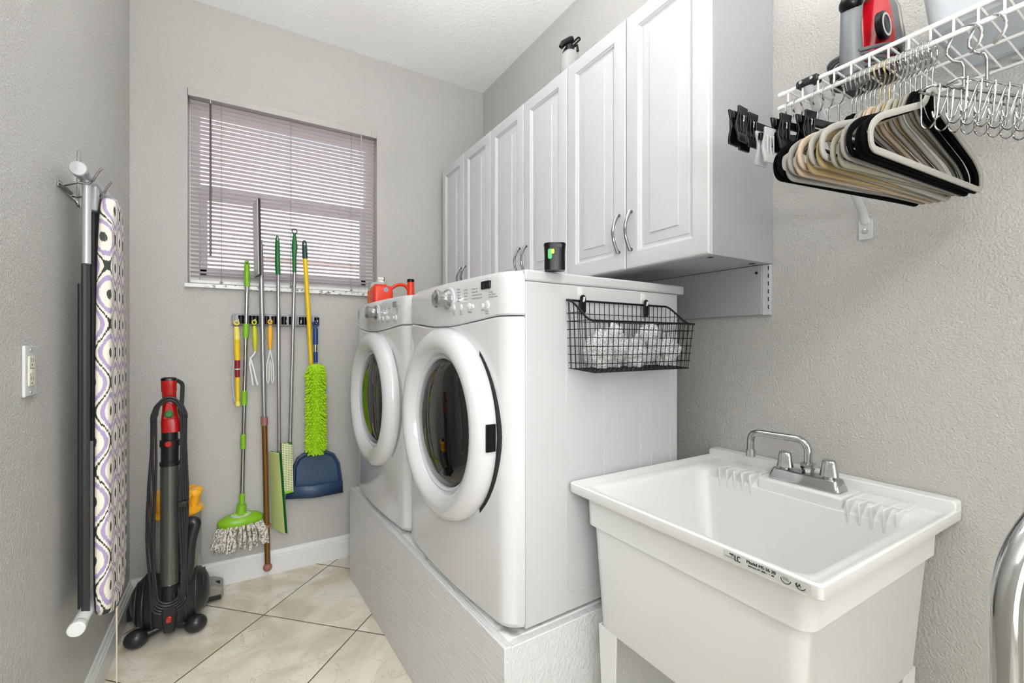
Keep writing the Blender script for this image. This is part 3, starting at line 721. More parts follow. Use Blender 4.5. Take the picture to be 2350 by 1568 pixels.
# ================================================================ ironing board hung on the left wall
xb = -0.300       # plane of the cover
ib = thing('ironing_board', 'folded ironing board with purple and grey ikat cover hanging on the left wall', 'ironing board', (-0.34, 1.80, 0.40))
zs_ = [(1.612, 0.028), (1.604, 0.046), (1.585, 0.062), (1.55, 0.077), (1.50, 0.089), (1.42, 0.102), (1.32, 0.112), (1.18, 0.121), (1.0, 0.127), (0.70, 0.129), (0.56, 0.128), (0.48, 0.124), (0.435, 0.114), (0.412, 0.096), (0.402, 0.072), (0.400, 0.05)]
ycn = 1.803
prof_ = [(-0.010, -0.031), (-0.003, -0.030), (0.002, -0.024), (0.003, -0.016), (0.001, -0.008), (-0.005, -0.002), (-0.014, 0.0)]
b = MB(); loops = []; uvs = []
for z, hw in zs_:
    l = []
    zz = z
    pr = [(-(hw+a), x) for a, x in prof_] + [(0.0, 0.002)] + [((hw+a), x) for a, x in reversed(prof_)]
    l = [Vector((xb+x, ycn+y, z)) for y, x in pr]
    s0 = 0.0; arc_ = [0.0]
    for q in range(1, len(pr)): s0 += math.hypot(pr[q][0]-pr[q-1][0], pr[q][1]-pr[q-1][1]); arc_.append(s0)
    mid_ = arc_[7]; uvs += [(a-mid_, z) for a in arc_]
    loops.append(l)
b.loft(loops); cv_ = b.build('board_cover', M_ikat, ib, smooth=60)
uvl = cv_.data.uv_layers.new(name='UVMap')
for lp in cv_.data.loops: uvl.data[lp.index].uv = uvs[lp.vertex_index]
b = MB(); loops = []
for z, hw in zs_[1:-1]:
    loops.append([Vector((xb-0.0312, ycn+hw*f*0.90, z)) for f in (-1, 0, 1)] + [Vector((xb-0.036, ycn+hw*f*0.88, z)) for f in (1, 0, -1)])
b.loft(loops); b.build('deck', M_dark, ib)
M_leg = mat('grey_legs', '#b3b6b8', 0.35, 0.4)
M_dleg = mat('charcoal_legs', '#2a2b2d', 0.45)
b = MB(); b.tube([(-0.3465, 1.676, 1.628), (-0.3465, 1.674, 1.40)], 0.0095, 12); b.build('upper_strut', M_leg, ib)
for yy, xx, z1_, z0_ in ((1.672, -0.348, 1.398, 0.44), (1.76, -0.348, 1.60, 0.90), (1.74, -0.370, 1.35, 0.43), (1.86, -0.348, 1.60, 0.90)):
    b = MB(); b.tube([(xx, yy, z1_), (xx, yy, z0_)], 0.0095, 10); b.build('leg', M_dleg, ib)
for z, x, n_ in ((1.643, -0.352, 'upper'), (0.436, -0.352, 'lower')):
    ya = 1.616 if n_ == 'upper' else 1.598
    b = MB(); b.tube([(x, ya+0.012, z), (x, 1.90, z)], 0.0165, 20); ft = b.build('foot_tube', M_leg if n_ == 'upper' else M_trim, ib)
    for y_, s_ in ((ya, 1), (1.91, -1)):
        b = MB(); b.lathe([(0.0, 0), (0.017, 0.001), (0.0192, 0.004), (0.0192, 0.026), (0.0166, 0.030)], (x, y_, z), (0, s_, 0), 24, False, True); b.build('end_cap', M_leg if n_ == 'upper' else M_trim, ft)
b = MB(); b.loft([[Vector((-0.350+dx, 1.745+dy, z)) for dx, dy in ((-0.012, -0.018), (0.014, -0.018), (0.014, 0.018), (-0.012, 0.018))] for z in (1.56, 1.632)]); b.build('foot_bracket', M_leg, ib, bev=0.004)
b = MB()
b.tube([(xb+0.004, 1.745, 0.405), (xb+0.004, 1.748, 0.25), (xb+0.004, 1.750, 0.02)], 0.0013, 6); b.tube([(xb+0.004, 1.755, 0.405), (xb+0.004, 1.753, 0.25), (xb+0.004, 1.757, 0.02)], 0.0013, 6)
b.build('drawstring', mat('beige_string', '#d8cbb4', 0.9), ib)
# chrome wall hook that carries it
hk = thing('wall_hook', 'chrome double hook on the left wall holding the ironing board', 'hook', (XL, 1.73, 1.62))
b = MB()
b.prism(rrect(0, 0, 0.020, 0.17, 0.009), (XL+0.0004, 1.845, 1.675), (0, 1, 0), (0, 0, 1), (0.006, 0, 0)); b.build('back_plate', M_chrome, hk, bev=0.001)
b = MB(); b.box(XL+0.0004, XL+0.004, 1.656, 1.86, 1.60, 1.618); b.build('cross_bar', M_chrome, hk, bev=0.001)
for yy in (1.666, 1.789):
    b = MB(); b.tube([(XL+0.002, yy, 1.610), (XL+0.012, yy, 1.605), (-0.362, yy, 1.618), (-0.340, yy, 1.618), (-0.330, yy, 1.630), (-0.324, yy, 1.645), (-0.314, yy, 1.664)], 0.0085, 12, flat=(0.4, 1.0)); b.build('prong', M_chrome, hk)

# ================================================================ upright vacuum
vx, vy = -0.222, 2.345
vc = thing('vacuum_cleaner', 'upright ball vacuum cleaner with red handle and cord wrapped around it', 'vacuum cleaner', (vx, vy, 0))
M_vgrey = mat('vacuum_dark_grey', '#222425', 0.3, spec=0.4)
M_tubec = mat('smoked_ribbed_tube', '#5f625b', 0.22, 0.5, spec=0.6)
M_bin = mat('smoked_clear_bin', '#a19e95', 0.15, trans=0.3, ior=1.3)
zv = lambda v: U(395, v, y=2.30).z
# ball with raised bands: two domes around a horizontal axis
b = MB(); prof = []
for k in range(0, 25):
    a = PI*k/24; r = 0.125*math.sin(a)**0.85 if 0 < k < 24 else 0.001
    prof.append((r, -0.135*math.cos(a)))
b.lathe(prof, (vx, vy+0.01, 0.132), (1, 0.06, 0), 40, False, False); ball = b.build('ball', M_vgrey, vc, smooth=70)
for off in (-0.085, -0.055, 0.055, 0.085, 0.11, -0.11):
    r = 0.125*math.sqrt(max(1-(off/0.135)**2, 0.01))**0.9 + 0.002
    b = MB(); c_ = Vector((vx+off, vy+0.01+off*0.06, 0.132))
    b.tube([c_ + Vector((0, math.cos(2*PI*k/36)*r, math.sin(2*PI*k/36)*r)) for k in range(36)], 0.0035, 6, closed=True); b.build('ball_band', M_dleg, ball)
# central yoke
b = MB(); b.prism([(-0.018, 0), (0.018, 0), (0.024, 0.07), (0.022, 0.16), (-0.022, 0.16), (-0.024, 0.07)], (vx+0.004, vy-0.135, 0.05), (1, 0, 0), (0, 0, 1), (0, 0.05, 0)); b.build('yoke', M_dark, vc, bev=0.006)
b = MB(); b.prism(rrect(0, 0, 0.018, 0.024, 0.005), (vx+0.004, vy-0.142, 0.105), (1, 0, 0), (0, 0, 1), (0, 0.008, 0)); b.build('release_catch', M_red, vc, bev=0.002)
# rear stand: dumbbell with two rollers
b = MB()
A, Bq = Vector((-0.325, 2.262, 0.036)), Vector((-0.135, 2.262, 0.036))
b.tube([A, A+Vector((0.05, 0.01, 0.008)), (A+Bq)/2+Vector((0, 0.02, 0.016)), Bq+Vector((-0.05, 0.01, 0.008)), Bq], [0.018, 0.014, 0.012, 0.014, 0.018], 14); st = b.build('stand', M_dark, vc)
for q in (A, Bq):
    b = MB(); b.sphere(q, (0.040, 0.034, 0.0345)); b.build('roller', M_vgrey, st)
# cleaner head behind the ball
b = MB()
poly = [(-0.163, 0.0), (0.178, 0.0), (0.178, 0.045), (0.14, 0.062), (0.05, 0.07), (-0.05, 0.07), (-0.13, 0.062), (-0.163, 0.045)]
b.prism(poly, (vx, 2.475, 0.012), (1, 0, 0), (0, 0, 1), (0, 0.115, 0)); hd = b.build('cleaner_head', M_bin, vc, bev=0.01, seg=3)
b = MB(); b.tube([(vx-0.15, 2.53, 0.045), (vx+0.165, 2.53, 0.045)], 0.026, 14); b.build('brush_bar', M_dark, hd)
b = MB(); b.box(vx-0.155, vx+0.17, 2.468, 2.476, 0.012, 0.03); b.box(vx+0.10, vx+0.12, 2.466, 2.472, 0.012, 0.06); b.box(vx-0.163, vx-0.14, 2.466, 2.6, 0.012, 0.06); b.build('head_frame', M_dark, hd)
# cyclone bin and filter cones
b = MB(); b.lathe([(0.078, 0.20), (0.085, 0.21), (0.088, 0.445), (0.086, 0.460)], (vx+0.012, vy+0.045, 0), seg=36); b.build('dust_bin', M_bin, vc)
b = MB(); b.lathe([(0.05, 0.22), (0.055, 0.44)], (vx+0.012, vy+0.045, 0), seg=24); b.build('bin_core', M_dark, vc)
b = MB(); b.lathe([(0.088, 0.460), (0.096, 0.467), (0.096, 0.477), (0.075, 0.487), (0.062, 0.495), (0.06, 0.555)], (vx+0.012, vy+0.045, 0), seg=36); cy_ = b.build('cyclone_collar', M_ochre, vc)
for k in range(10):
    a = 2*PI*k/10+0.2; c_ = Vector((vx+0.012+0.067*math.cos(a), vy+0.045+0.067*math.sin(a), 0))
    b = MB(); b.lathe([(0.012, 0.477), (0.025, 0.535), (0.029, 0.537), (0.029, 0.545), (0.018, 0.557), (0.0, 0.560)], (c_.x, c_.y, 0), seg=16, cap1=False); b.build('cone', M_ochre, cy_)
b = MB(); b.lathe([(0.034, 0.545), (0.034, 0.575), (0.0, 0.580)], (vx+0.012, vy+0.045, 0), cap1=False); b.build('cyclone_cap', M_bluep, cy_)
# side hose/handle on the right of the bin
b = MB(); pts = fillet([(vx+0.045, vy-0.06, 0.445), (vx+0.088, vy-0.065, 0.450), (vx+0.066, vy-0.075, 0.37), (vx+0.062, vy-0.08, 0.27), (vx+0.05, vy-0.085, 0.22)], 0.05, 8); b.tube(pts, 0.022, 14); b.build('hose', M_vgrey, vc)
# telescopic wand along the back
yw_ = vy - 0.105
b = MB(); loops = [(0.030, 0.25)]
prof = []
z = 0.235
while z < 0.70: prof += [(0.0315, z), (0.0300, z+0.003)]; z += 0.006
b.lathe(prof, (vx+0.004, yw_, 0), seg=24); b.build('ribbed_tube', M_tubec, vc, smooth=80)
b = MB(); b.lathe([(0.033, 0.70), (0.033, 0.715), (0.029, 0.716), (0.029, 0.775), (0.033, 0.776), (0.033, 0.800), (0.027, 0.802), (0.027, 0.835)], (vx+0.004, yw_, 0), seg=28); b.build('tube_collar', M_dark, vc)
b = MB(); b.lathe([(0.012, 0), (0.012, 0.006), (0.009, 0.009)], (vx+0.002, yw_-0.026, 0.787), (0, -1, 0)); b.build('button', M_red, vc)
b = MB(); b.loft([[Vector((vx+0.004+q[0]+dx, yw_+q[1], z)) for q in rrect(0, 0, w_, d_, r_, 5)] for (w_, d_, r_, z, dx) in ((0.062, 0.058, 0.02, 0.832, 0.004), (0.062, 0.056, 0.02, 0.87, 0.003), (0.050, 0.045, 0.018, 0.91, 0.0), (0.044, 0.040, 0.016, 0.955, -0.001), (0.047, 0.043, 0.017, 0.99, -0.002), (0.050, 0.045, 0.016, 0.992, -0.002), (0.050, 0.045, 0.016, 1.035, -0.003))]); hn = b.build('handle', M_red, vc, smooth=40)
b = MB(); b.loft([[Vector((vx+0.001+q[0], yw_+q[1], z)) for q in rrect(0, 0, w_, d_, r_, 5)] for (w_, d_, r_, z) in ((0.052, 0.047, 0.017, 1.0355), (0.050, 0.045, 0.017, 1.043), (0.036, 0.034, 0.014, 1.047))]); b.build('end_cap', M_black, hn, smooth=40)
b = MB(); b.tube(fillet([(vx+0.020, yw_+0.018, 1.035), (vx+0.043, yw_+0.03, 1.02), (vx+0.040, yw_+0.03, 0.93), (vx+0.022, yw_+0.02, 0.88)], 0.02, 5), 0.0075, 10, flat=(1, 1)); b.build('grip_loop', M_dleg, hn)
b = MB(); b.lathe([(0.015, 0), (0.015, 0.008), (0.010, 0.012), (0.0, 0.012)], (vx+0.004, yw_-0.024, 0.905), (0, -1, 0), cap1=False); b.build('cord_hook_knob', M_dgreen, hn)
b = MB(); b.prism([(-0.020, -0.022), (0.020, -0.022), (0.012, 0.035), (-0.010, 0.045)], (vx+0.004, yw_-0.028, 0.905), (1, 0, 0), (0, 0, 1), (0, 0.006, 0)); b.build('cord_hook', M_red, hn, bev=0.003)
# cord loops wrapped top to bottom
b = MB()
for k in range(5):
    w_ = 0.036 + 0.005*k; zt = 0.925 - 0.004*k + (0.01 if k % 2 else 0); zb = 0.21 - 0.012*k; yy = yw_-0.022+0.004*k
    pts = []
    for j in range(13): a = math.radians(180-15*j); pts.append(Vector((vx+0.004+w_*math.cos(a), yy-0.010, zt+min(0.02+w_, 0.06)*math.sin(a)-0.02)))
    for j in range(9): pts.append(Vector((vx+0.004+w_+0.004*math.sin(j*1.1+k), yy-0.012*math.sin(PI*j/8), zt-0.03-(zt-zb-0.03)*j/8)))
    for j in range(1, 13): a = math.radians(-15*j); pts.append(Vector((vx+0.004+w_*math.cos(a), yy-0.012, zb+0.04*math.sin(a))))
    for j in range(1, 9): pts.append(Vector((vx+0.004-w_-0.005*math.sin(j*0.9+k*1.3)-(0.01*math.sin(PI*j/8)), yy-0.010, zb+(zt-0.03-zb)*j/8)))
    b.tube(pts, 0.0042, 8, closed=True)
b.build('power_cord', M_dleg, vc)
b = MB(); b.box(vx+0.030, vx+0.066, yw_-0.045, yw_-0.012, 0.535, 0.56); b.build('cord_clip', M_dark, vc, bev=0.005)
b = MB(); b.lathe([(0.024, 0.17), (0.026, 0.20), (0.024, 0.235)], (vx+0.004, yw_-0.010, 0)); b.build('lower_hook', M_dark, vc)

# ================================================================ tool holder rail on the back wall
yr = YB
hr = thing('broom_holder', 'grey wall rail gripping brooms and mops below the window', 'tool rack', (0.19, YB, 1.29))
xa, xz_ = U(532, 735, y=YB).x, U(731, 742, y=YB).x
zr = U(632, 736, y=YB).z
b = MB(); b.prism(rrect((xa+xz_)/2, zr, xz_-xa, 0.058, 0.012), (0, YB-0.0005, 0), (1, 0, 0), (0, 0, 1), (0, -0.022, 0)); b.build('rail', M_grey, hr, bev=0.004, seg=3)
slots = [566, 600, 641, 681, 717]
hooks = [547, 585, 621, 657, 689, 724]
yt = YB - 0.052
for u_ in slots:
    x = U(u_, 738, y=yt).x
    for s in (-1, 1):
        b = MB(); b.lathe([(0.012, -0.020), (0.0125, -0.015), (0.0125, 0.015), (0.012, 0.020)], (x+s*0.0235, YB-0.036, zr), (0, 0, 1), 14); b.build('grip_roller', M_black, hr)
for u_ in hooks:
    x = U(u_, 738, y=YB-0.03).x
    b = MB(); b.prism(rrect(0, 0, 0.030, 0.050, 0.008), (x, YB-0.022, zr), (1, 0, 0), (0, 0, 1), (0, -0.012, 0)); b.build('hook_housing', mat('holder_grey', '#a4a6a8', 0.4), hr, bev=0.003)
    b = MB(); b.tube(fillet([(x, YB-0.034, zr+0.018), (x, YB-0.038, zr-0.010), (x, YB-(0.096 if u_ == 724 else 0.062), zr-0.012), (x, YB-(0.100 if u_ == 724 else 0.066), zr+0.002)], 0.008, 5), 0.0032, 8); b.build('hook', M_lgrey, hr)

def Y2(u_, v, y=None): return U(u_, v, y=yt if y is None else y)
def polev(b, u0, v0, u1, v1, r, y=None, seg=14, r1=None):
    b.cyl(Y2(u0, v0, y), Y2(u1, v1, y), r, r if r1 is None else r1, seg)

# string mop, lime handle and collars
mp_ = thing('string_mop', 'round string mop with lime green head and chrome handle', 'mop', Y2(553, 1250))
b = MB(); polev(b, 567, 655, 555, 1150, 0.0095); b.build('handle_tube', M_chrome, mp_)
b = MB(); b.tube([Y2(566.5, 598), Y2(566.5, 604), Y2(566.5, 612), Y2(566.8, 640), Y2(567, 658)], [0.007, 0.011, 0.0125, 0.0130, 0.0130], 14, flat=(1, 1)); b.build('grip', M_green, mp_)
c_ = Y2(566.5, 605); 
b = MB(); b.lathe([(0.005, 0), (0.005, 0.001)], (c_.x, c_.y-0.0135, c_.z), (0, -1, 0), 10); b.build('hang_hole', M_dark, mp_)
for v0, v1, uu in ((744, 776, 564.5), (897, 930, 560.5), (997, 1030, 558)):
    b = MB(); polev(b, uu+0.3, v0, uu-0.3, v1, 0.0128); b.build('lock_collar', M_green, mp_)
cm = Y2(552.5, 1186)
b = MB(); polev(b, 555.5, 1132, 554.5, 1158, 0.0125); polev(b, 554.5, 1158, 553, 1180, 0.020, r1=0.022); b.cyl(cm+Vector((-0.032, -0.006, 0.010)), cm+Vector((0.032, -0.006, 0.010)), 0.010); b.build('swivel_joint', M_green, mp_)
b = MB()
hdc = cm + Vector((0, -0.002, -0.002))
b.lathe([(0.108, -0.028), (0.110, -0.020), (0.106, -0.006), (0.085, 0.008), (0.04, 0.013), (0.036, 0.013)], hdc, (0.03, -0.25, 1.0), 40, sx=0.90, sy=0.42); b.build('head_disc', M_green, mp_, smooth=50)
b = MB(); b.lathe([(0.046, 0.011), (0.046, 0.0155), (0.030, 0.0165)], hdc, (0.03, -0.25, 1.0), 30, sx=0.90, sy=0.5); b.build('head_ring', M_lgrey, mp_)
M_yarn = mat('grey_white_yarn', '#cfc9bd', 0.9); varcol(M_yarn, '#6f685d', '#e6e1d6', 120, 2, None, 0.35, 0.6)
b = MB(); rnd = random.Random(3)
for k in range(150):
    a = 2*PI*rnd.random(); rr0 = 0.8+0.2*rnd.random()
    p = hdc + Vector((0.092*math.cos(a)*rr0, 0.042*math.sin(a)*rr0, -0.030-0.010*math.sin(a)*0))
    p.y = min(p.y, YB-0.012)
    ln = 0.085 + 0.030*rnd.random(); sp2 = 0.028+0.012*rnd.random(); pts = []
    ph = rnd.random()*6
    for j in range(7):
        f = j/6
        q = p + Vector((math.cos(a)*sp2*math.sqrt(f) + 0.003*math.sin(ph+f*9), math.sin(a)*0.03*math.sqrt(f)+0.003*math.cos(ph+f*8), -ln*f))
        q.y = min(q.y, YB-0.006); pts.append(q)
    b.tube(pts, [0.0042+0.0008*math.sin(ph+j*2.2) for j in range(7)], 6)
b.build('yarn', M_yarn, mp_, kind='stuff')

# flat mop hung upside down: grey pole above, bronze pole below
sm = thing('flat_mop', 'flat mop hung upside down, grey pole above and bronze pole below', 'mop', Y2(614, 1303))
b = MB(); polev(b, 598, 560, 606.5, 960, 0.0112); b.build('pole', M_pole, sm)
b = MB(); b.cyl(Y2(606.5, 958), Y2(614, 1292), 0.0128); b.build('lower_pole', M_brown, sm)
b = MB(); polev(b, 606.3, 957, 606.8, 976, 0.0158); b.build('collar', M_mauve, sm)
b = MB(); b.sphere(Y2(614, 1302), 0.0205); b.build('end_knob', M_mauve, sm)
b = MB(); polev(b, 612.0, 1204, 612.3, 1210, 0.0185); b.tube([Y2(612, 1207), Y2(622, 1206)], [0.010, 0.006], 8); b.build('clip_ring', M_mauve, sm)
hA, hB = Y2(583, 458, yt-0.045), Y2(594, 643, yt+0.0)
b = MB()
tp = Y2(588, 470); bt = Y2(592.5, 636)
ax_ = Vector((-0.13, 0.95, 0)).normalized()
def plate(b, c0, c1, hw, th, ax, nr): b.loft([[c + ax*s*hw + nr*q*th for s, q in ((-1, -1), (1, -1), (1, 1), (-1, 1))] for c in (c0, c1)])
nr_ = Vector((0.95, 0.13, 0)).normalized()
cA = Vector((tp.x+0.002, YB-0.075, tp.z+0.012)); cB = Vector((bt.x-0.001, YB-0.075, bt.z))
plate(b, cA, cB, 0.062, 0.0045, ax_, nr_); hp = b.build('mop_plate', M_dark, sm, bev=0.002)
b = MB(); plate(b, cA+Vector((-0.007, 0, -0.004)), cB+Vector((-0.007, 0, 0.004)), 0.055, 0.0022, ax_, nr_); b.build('pad_strip', M_lgrey, hp)
b = MB(); q = Y2(597, 556); b.box(q.x-0.010, q.x+0.010, q.y-0.008, q.y+0.008, q.z-0.035, q.z+0.012); b.cyl(q+Vector((-0.012, 0, -0.012)), q+Vector((0.020, 0, -0.012)), 0.004); b.build('hinge_joint', M_grey, sm, bev=0.003)

# two long brushes with deep green grips
b1 = thing('window_brush', 'long-handled flat pad brush with plain green grip and pale lime pad', 'brush', Y2(636, 1225))
b = MB(); polev(b, 638.5, 628, 640.5, 1040, 0.0088); polev(b, 639.3, 735, 639.4, 739, 0.0094); polev(b, 640.2, 910, 640.2, 913, 0.0094); b.build('pole', M_pole, b1)
b = MB(); b.tube([Y2(636.5, 541), Y2(636.6, 547), Y2(636.8, 565), Y2(637.2, 610), Y2(638.3, 631)], [0.004, 0.009, 0.0115, 0.0125, 0.0115], 14); gg = b.build('grip', M_dgreen, b1)
q = Y2(636.6, 550); b = MB(); b.tube([q+Vector((0, -0.0095, 0.010)), q+Vector((0, -0.0115, -0.008))], 0.0035, 8); b.build('hang_hole', M_lgrey, gg)
# pad: a trapezoid seen obliquely
def pad(b, cs, d): b.loft([[Vector(c) for c in cs], [Vector(c)+Vector(d) for c in cs]])
c1_ = [Y2(617, 1035, YB-0.030), Y2(640, 1040, YB-0.10), Y2(654, 1225, YB-0.10), Y2(624, 1210, YB-0.030)]
M_padl = mat('pale_lime_foam', '#c8d68c', 0.8); bump(M_padl, 260, 0.0008)
b = MB(); pad(b, c1_, (0.0, -0.012, 0)); b.build('pad', M_padl, b1, bev=0.002)
b = MB(); pad(b, [c_ + Vector((0.007, 0.0, 0)) for c_ in c1_], (0.004, -0.010, 0.0)); b.build('pad_backing', M_dgreen, b1, bev=0.001)
b2 = thing('window_brush', 'long-handled brush with loop-topped green grip and short mesh pad', 'brush', Y2(662, 1130))
b = MB(); polev(b, 676, 622, 665.5, 1018, 0.0088); polev(b, 673.9, 655, 673.9, 658, 0.0094); polev(b, 671.7, 775, 671.7, 778, 0.0094); polev(b, 668.7, 896, 668.6, 899, 0.0094); b.build('pole', M_pole, b2)
b = MB(); b.tube([Y2(676, 536.5), Y2(676, 547), Y2(676, 568), Y2(675.5, 590), Y2(675.7, 626)], [0.006, 0.010, 0.0150, 0.0105, 0.0095], 14); gg = b.build('grip', M_dgreen, b2)
q = Y2(676, 531); b = MB(); b.tube([q+Vector((0.0115*math.cos(2*PI*k/20), 0, 0.0125*math.sin(2*PI*k/20))) for k in range(20)], 0.0028, 8, closed=True); b.build('hang_loop', M_teal, gg)
b = MB(); polev(b, 665.5, 1014, 664.5, 1030, 0.0105); b.build('pad_socket', M_dgreen, b2)
c2_ = [Y2(646, 1017, YB-0.085), Y2(671, 1022, YB-0.085), Y2(674, 1128, YB-0.085), Y2(650, 1134, YB-0.085)]
M_mesh = mat('lime_mesh_fabric', '#c3cf93', 0.75)
mtc = N(M_mesh, 'ShaderNodeTexCoord'); sxx = N(M_mesh, 'ShaderNodeSeparateXYZ'); L(M_mesh, mtc.outputs['Object'], sxx.inputs[0])
cc_ = mth(M_mesh, 'MULTIPLY', mth(M_mesh, 'ABSOLUTE', mth(M_mesh, 'SINE', mth(M_mesh, 'MULTIPLY', sxx.outputs['X'], 430))), mth(M_mesh, 'ABSOLUTE', mth(M_mesh, 'SINE', mth(M_mesh, 'MULTIPLY', sxx.outputs['Z'], 360))))
rx_ = N(M_mesh, 'ShaderNodeValToRGB'); rx_.color_ramp.elements[0].position = 0.35; rx_.color_ramp.elements[1].position = 0.6; rx_.color_ramp.elements[0].color = lin('#dfe5bb'); rx_.color_ramp.elements[1].color = lin('#7f8a4c'); L(M_mesh, cc_, rx_.inputs[0]); L(M_mesh, rx_.outputs[0], BS(M_mesh).inputs['Base Color'])
b = MB(); pad(b, c2_, (0.0, 0.030, 0)); b.build('pad', M_mesh, b2, bev=0.003)
b = MB(); pad(b, [Y2(649, 1129, YB-0.086), Y2(674, 1125, YB-0.086), Y2(674, 1129, YB-0.086), Y2(650, 1136, YB-0.086)], (0, 0.032, 0)); b.build('pad_trim', M_green, b2)

# dustpan with yellow pole
dp = thing('dustpan', 'slate blue long-handled dustpan on a yellow pole', 'dustpan', Y2(728, 1130))
b = MB(); polev(b, 700, 592, 716, 860, 0.0110); b.cyl(Y2(716, 860), Y2(724, 1036, YB-0.035), 0.0110); b.build('pole', M_yellow, dp)
b = MB(); b.tube([Y2(698.5, 552), Y2(698.7, 557), Y2(699.2, 572), Y2(700.2, 594)], [0.006, 0.0115, 0.0130, 0.0130], 14); gg = b.build('grip', M_teal, dp)
q = Y2(698.8, 562); b = MB(); b.tube([q+Vector((0, -0.0115, 0.006)), q+Vector((0, -0.0125, -0.004))], 0.0042, 8); b.build('hang_hole', M_lgrey, gg)
yd = YB - 0.030
out_ = [(672, 1134), (673, 1110), (674, 1075), (682, 1054), (697, 1043), (724, 1037), (752, 1036), (769, 1043), (780, 1062), (785, 1095), (787, 1128)]
b = MB(); rim = [Y2(u_, v, YB-0.052) for u_, v in out_]; cpt = sum(rim, Vector())/len(rim)
bk = [Vector((cpt.x+(p.x-cpt.x)*1.0, YB-0.012, cpt.z+(p.z-cpt.z)*1.0)) for p in rim]
inr = [Vector((cpt.x+(p.x-cpt.x)*0.86, YB-0.030, cpt.z+(p.z-cpt.z)*0.80-0.004)) for p in rim]
fr2 = [Vector((cpt.x+(p.x-cpt.x)*0.955, YB-0.053, cpt.z+(p.z-cpt.z)*0.93)) for p in rim]
b.loft([bk, rim, fr2, inr]); dpn = b.build('pan', M_pan, dp, bev=0.003, seg=3)
b = MB(); b.grid([[Y2(655, 1146, YB-0.050), Y2(720, 1143, YB-0.050), Y2(787, 1130, YB-0.050)], [Y2(662, 1118, YB-0.058), Y2(722, 1115, YB-0.058), Y2(786, 1103, YB-0.058)]]); b.build('lip', M_pan, dpn, solid=0.004)

# chenille duster
du = thing('chenille_duster', 'fluffy lime green chenille duster hanging by a navy handle', 'duster', Y2(726, 1045))
yq = YB - 0.098
q = Y2(724, 742, yq); b = MB(); b.tube([q+Vector((0.011*math.cos(2*PI*k/18), 0, 0.012*math.sin(2*PI*k/18)-0.003)) for k in range(18)], 0.0040, 8, closed=True)
b.tube([Y2(724, 752, yq), Y2(724, 760, yq), Y2(724, 775, yq), Y2(724, 791, yq)], [0.010, 0.0125, 0.0130, 0.0125], 14); b.build('handle', M_bluep, du)
b = MB(); polev(b, 724, 790, 724, 808, 0.0085, yq); b.build('ferrule', M_chrome, du)
b = MB(); polev(b, 724, 808, 724.5, 832, 0.0105, yq); b.build('socket', M_bluep, du)
M_chen = mat('lime_chenille', '#a6d411', 0.75)
b = MB(); rnd = random.Random(5)
zt_, zb_ = Y2(724, 836, yq).z, Y2(726, 1040, yq).z; xt_ = Y2(725, 930, yq).x
b.tube([(xt_, yq, zt_), (xt_, yq, zb_)], 0.030, 14, flat=(1.0, 1.0))
for i in range(32):
    z = zt_ + (zb_-zt_)*(i+0.5)/32
    for j in range(20):
        a = 2*PI*(j+0.5*(i % 2)+0.25*rnd.random())/20
        dx, dy = math.cos(a), math.sin(a)
        r0, r1 = 0.026, 0.046+0.006*rnd.random()
        e_ = min(1, 0.75 + 0.12*min(i, 31-i))
        p0 = Vector((xt_+dx*r0, yq+dy*r0*0.8, z)); p1 = Vector((xt_+dx*r1*e_+rnd.uniform(-.004, .004), yq+dy*r1*0.85*e_+rnd.uniform(-.004, .004), z-0.010+rnd.uniform(-.005, .003)))
        if p1.y > YB-0.004: p1.y = YB-0.004
        if p0.y > YB-0.006: p0.y = YB-0.006
        b.tube([p0, (p0+p1)/2+Vector((0, 0, 0.003)), p1, p1+(p1-p0).normalized()*0.003], [0.0034, 0.0046, 0.0044, 0.0020], 6)
b.build('chenille_strands', M_chen, du, kind='stuff')

# small hanging tools
yq = YB - 0.064
def loop(b, c, rx, rz, r): b.tube([c+Vector((rx*math.cos(2*PI*k/18), 0, rz*math.sin(2*PI*k/18))) for k in range(18)], r, 8, closed=True)
sc_ = thing('blind_wand', 'yellow handled duster wand with red label hanging on the rack', 'cleaning tool', Y2(545, 930))
b = MB(); loop(b, Y2(543, 741, yq), 0.0095, 0.010, 0.0035)
b.tube([Y2(543, 750, yq), Y2(543, 762, yq), Y2(543.5, 780, yq)], [0.010, 0.0135, 0.0130], 14); b.build('grip', M_yellowl, sc_)
b = MB(); b.tube([Y2(543.5, 779, yq), Y2(544, 800, yq), Y2(544.5, 826, yq), Y2(545, 870, yq), Y2(545.5, 925, yq)], [0.0130, 0.0132, 0.0120, 0.0095, 0.0090], 14); b.build('handle', M_yellow, sc_)
b = MB(); polev(b, 544.4, 827, 545, 866, 0.0128, yq, r1=0.0105); b.build('label', mat('maroon_label', '#8c1420', 0.4), sc_)
b = MB(); polev(b, 544.6, 846, 544.7, 849, 0.0127, yq); b.build('label_band', M_lgrey, sc_)
b = MB(); polev(b, 545.4, 922, 545.6, 932, 0.0112, yq); b.build('end_cap', M_yellowl, sc_)
b = MB(); b.tube([Y2(538, 828, yq), Y2(534.5, 850, yq), Y2(533, 875, yq), Y2(536, 905, yq), Y2(541, 925, yq)], 0.0028, 8); b.build('cord', M_cord, sc_)
M_clearp = mat('frosted_white_plastic', '#e4e4e2', 0.3)
tg = thing('blind_duster_tongs', 'yellow-green handled tongs with two white prongs on the rack', 'cleaning tool', Y2(585, 885))
b = MB(); loop(b, Y2(583.5, 740, yq), 0.0085, 0.010, 0.0035)
b.tube([Y2(583.5, 748, yq), Y2(584.5, 765, yq), Y2(585, 780, yq), Y2(585.5, 806, yq)], [0.008, 0.0115, 0.0115, 0.0065], 14, flat=(1, 1)); b.build('handle', M_ygreen, tg)
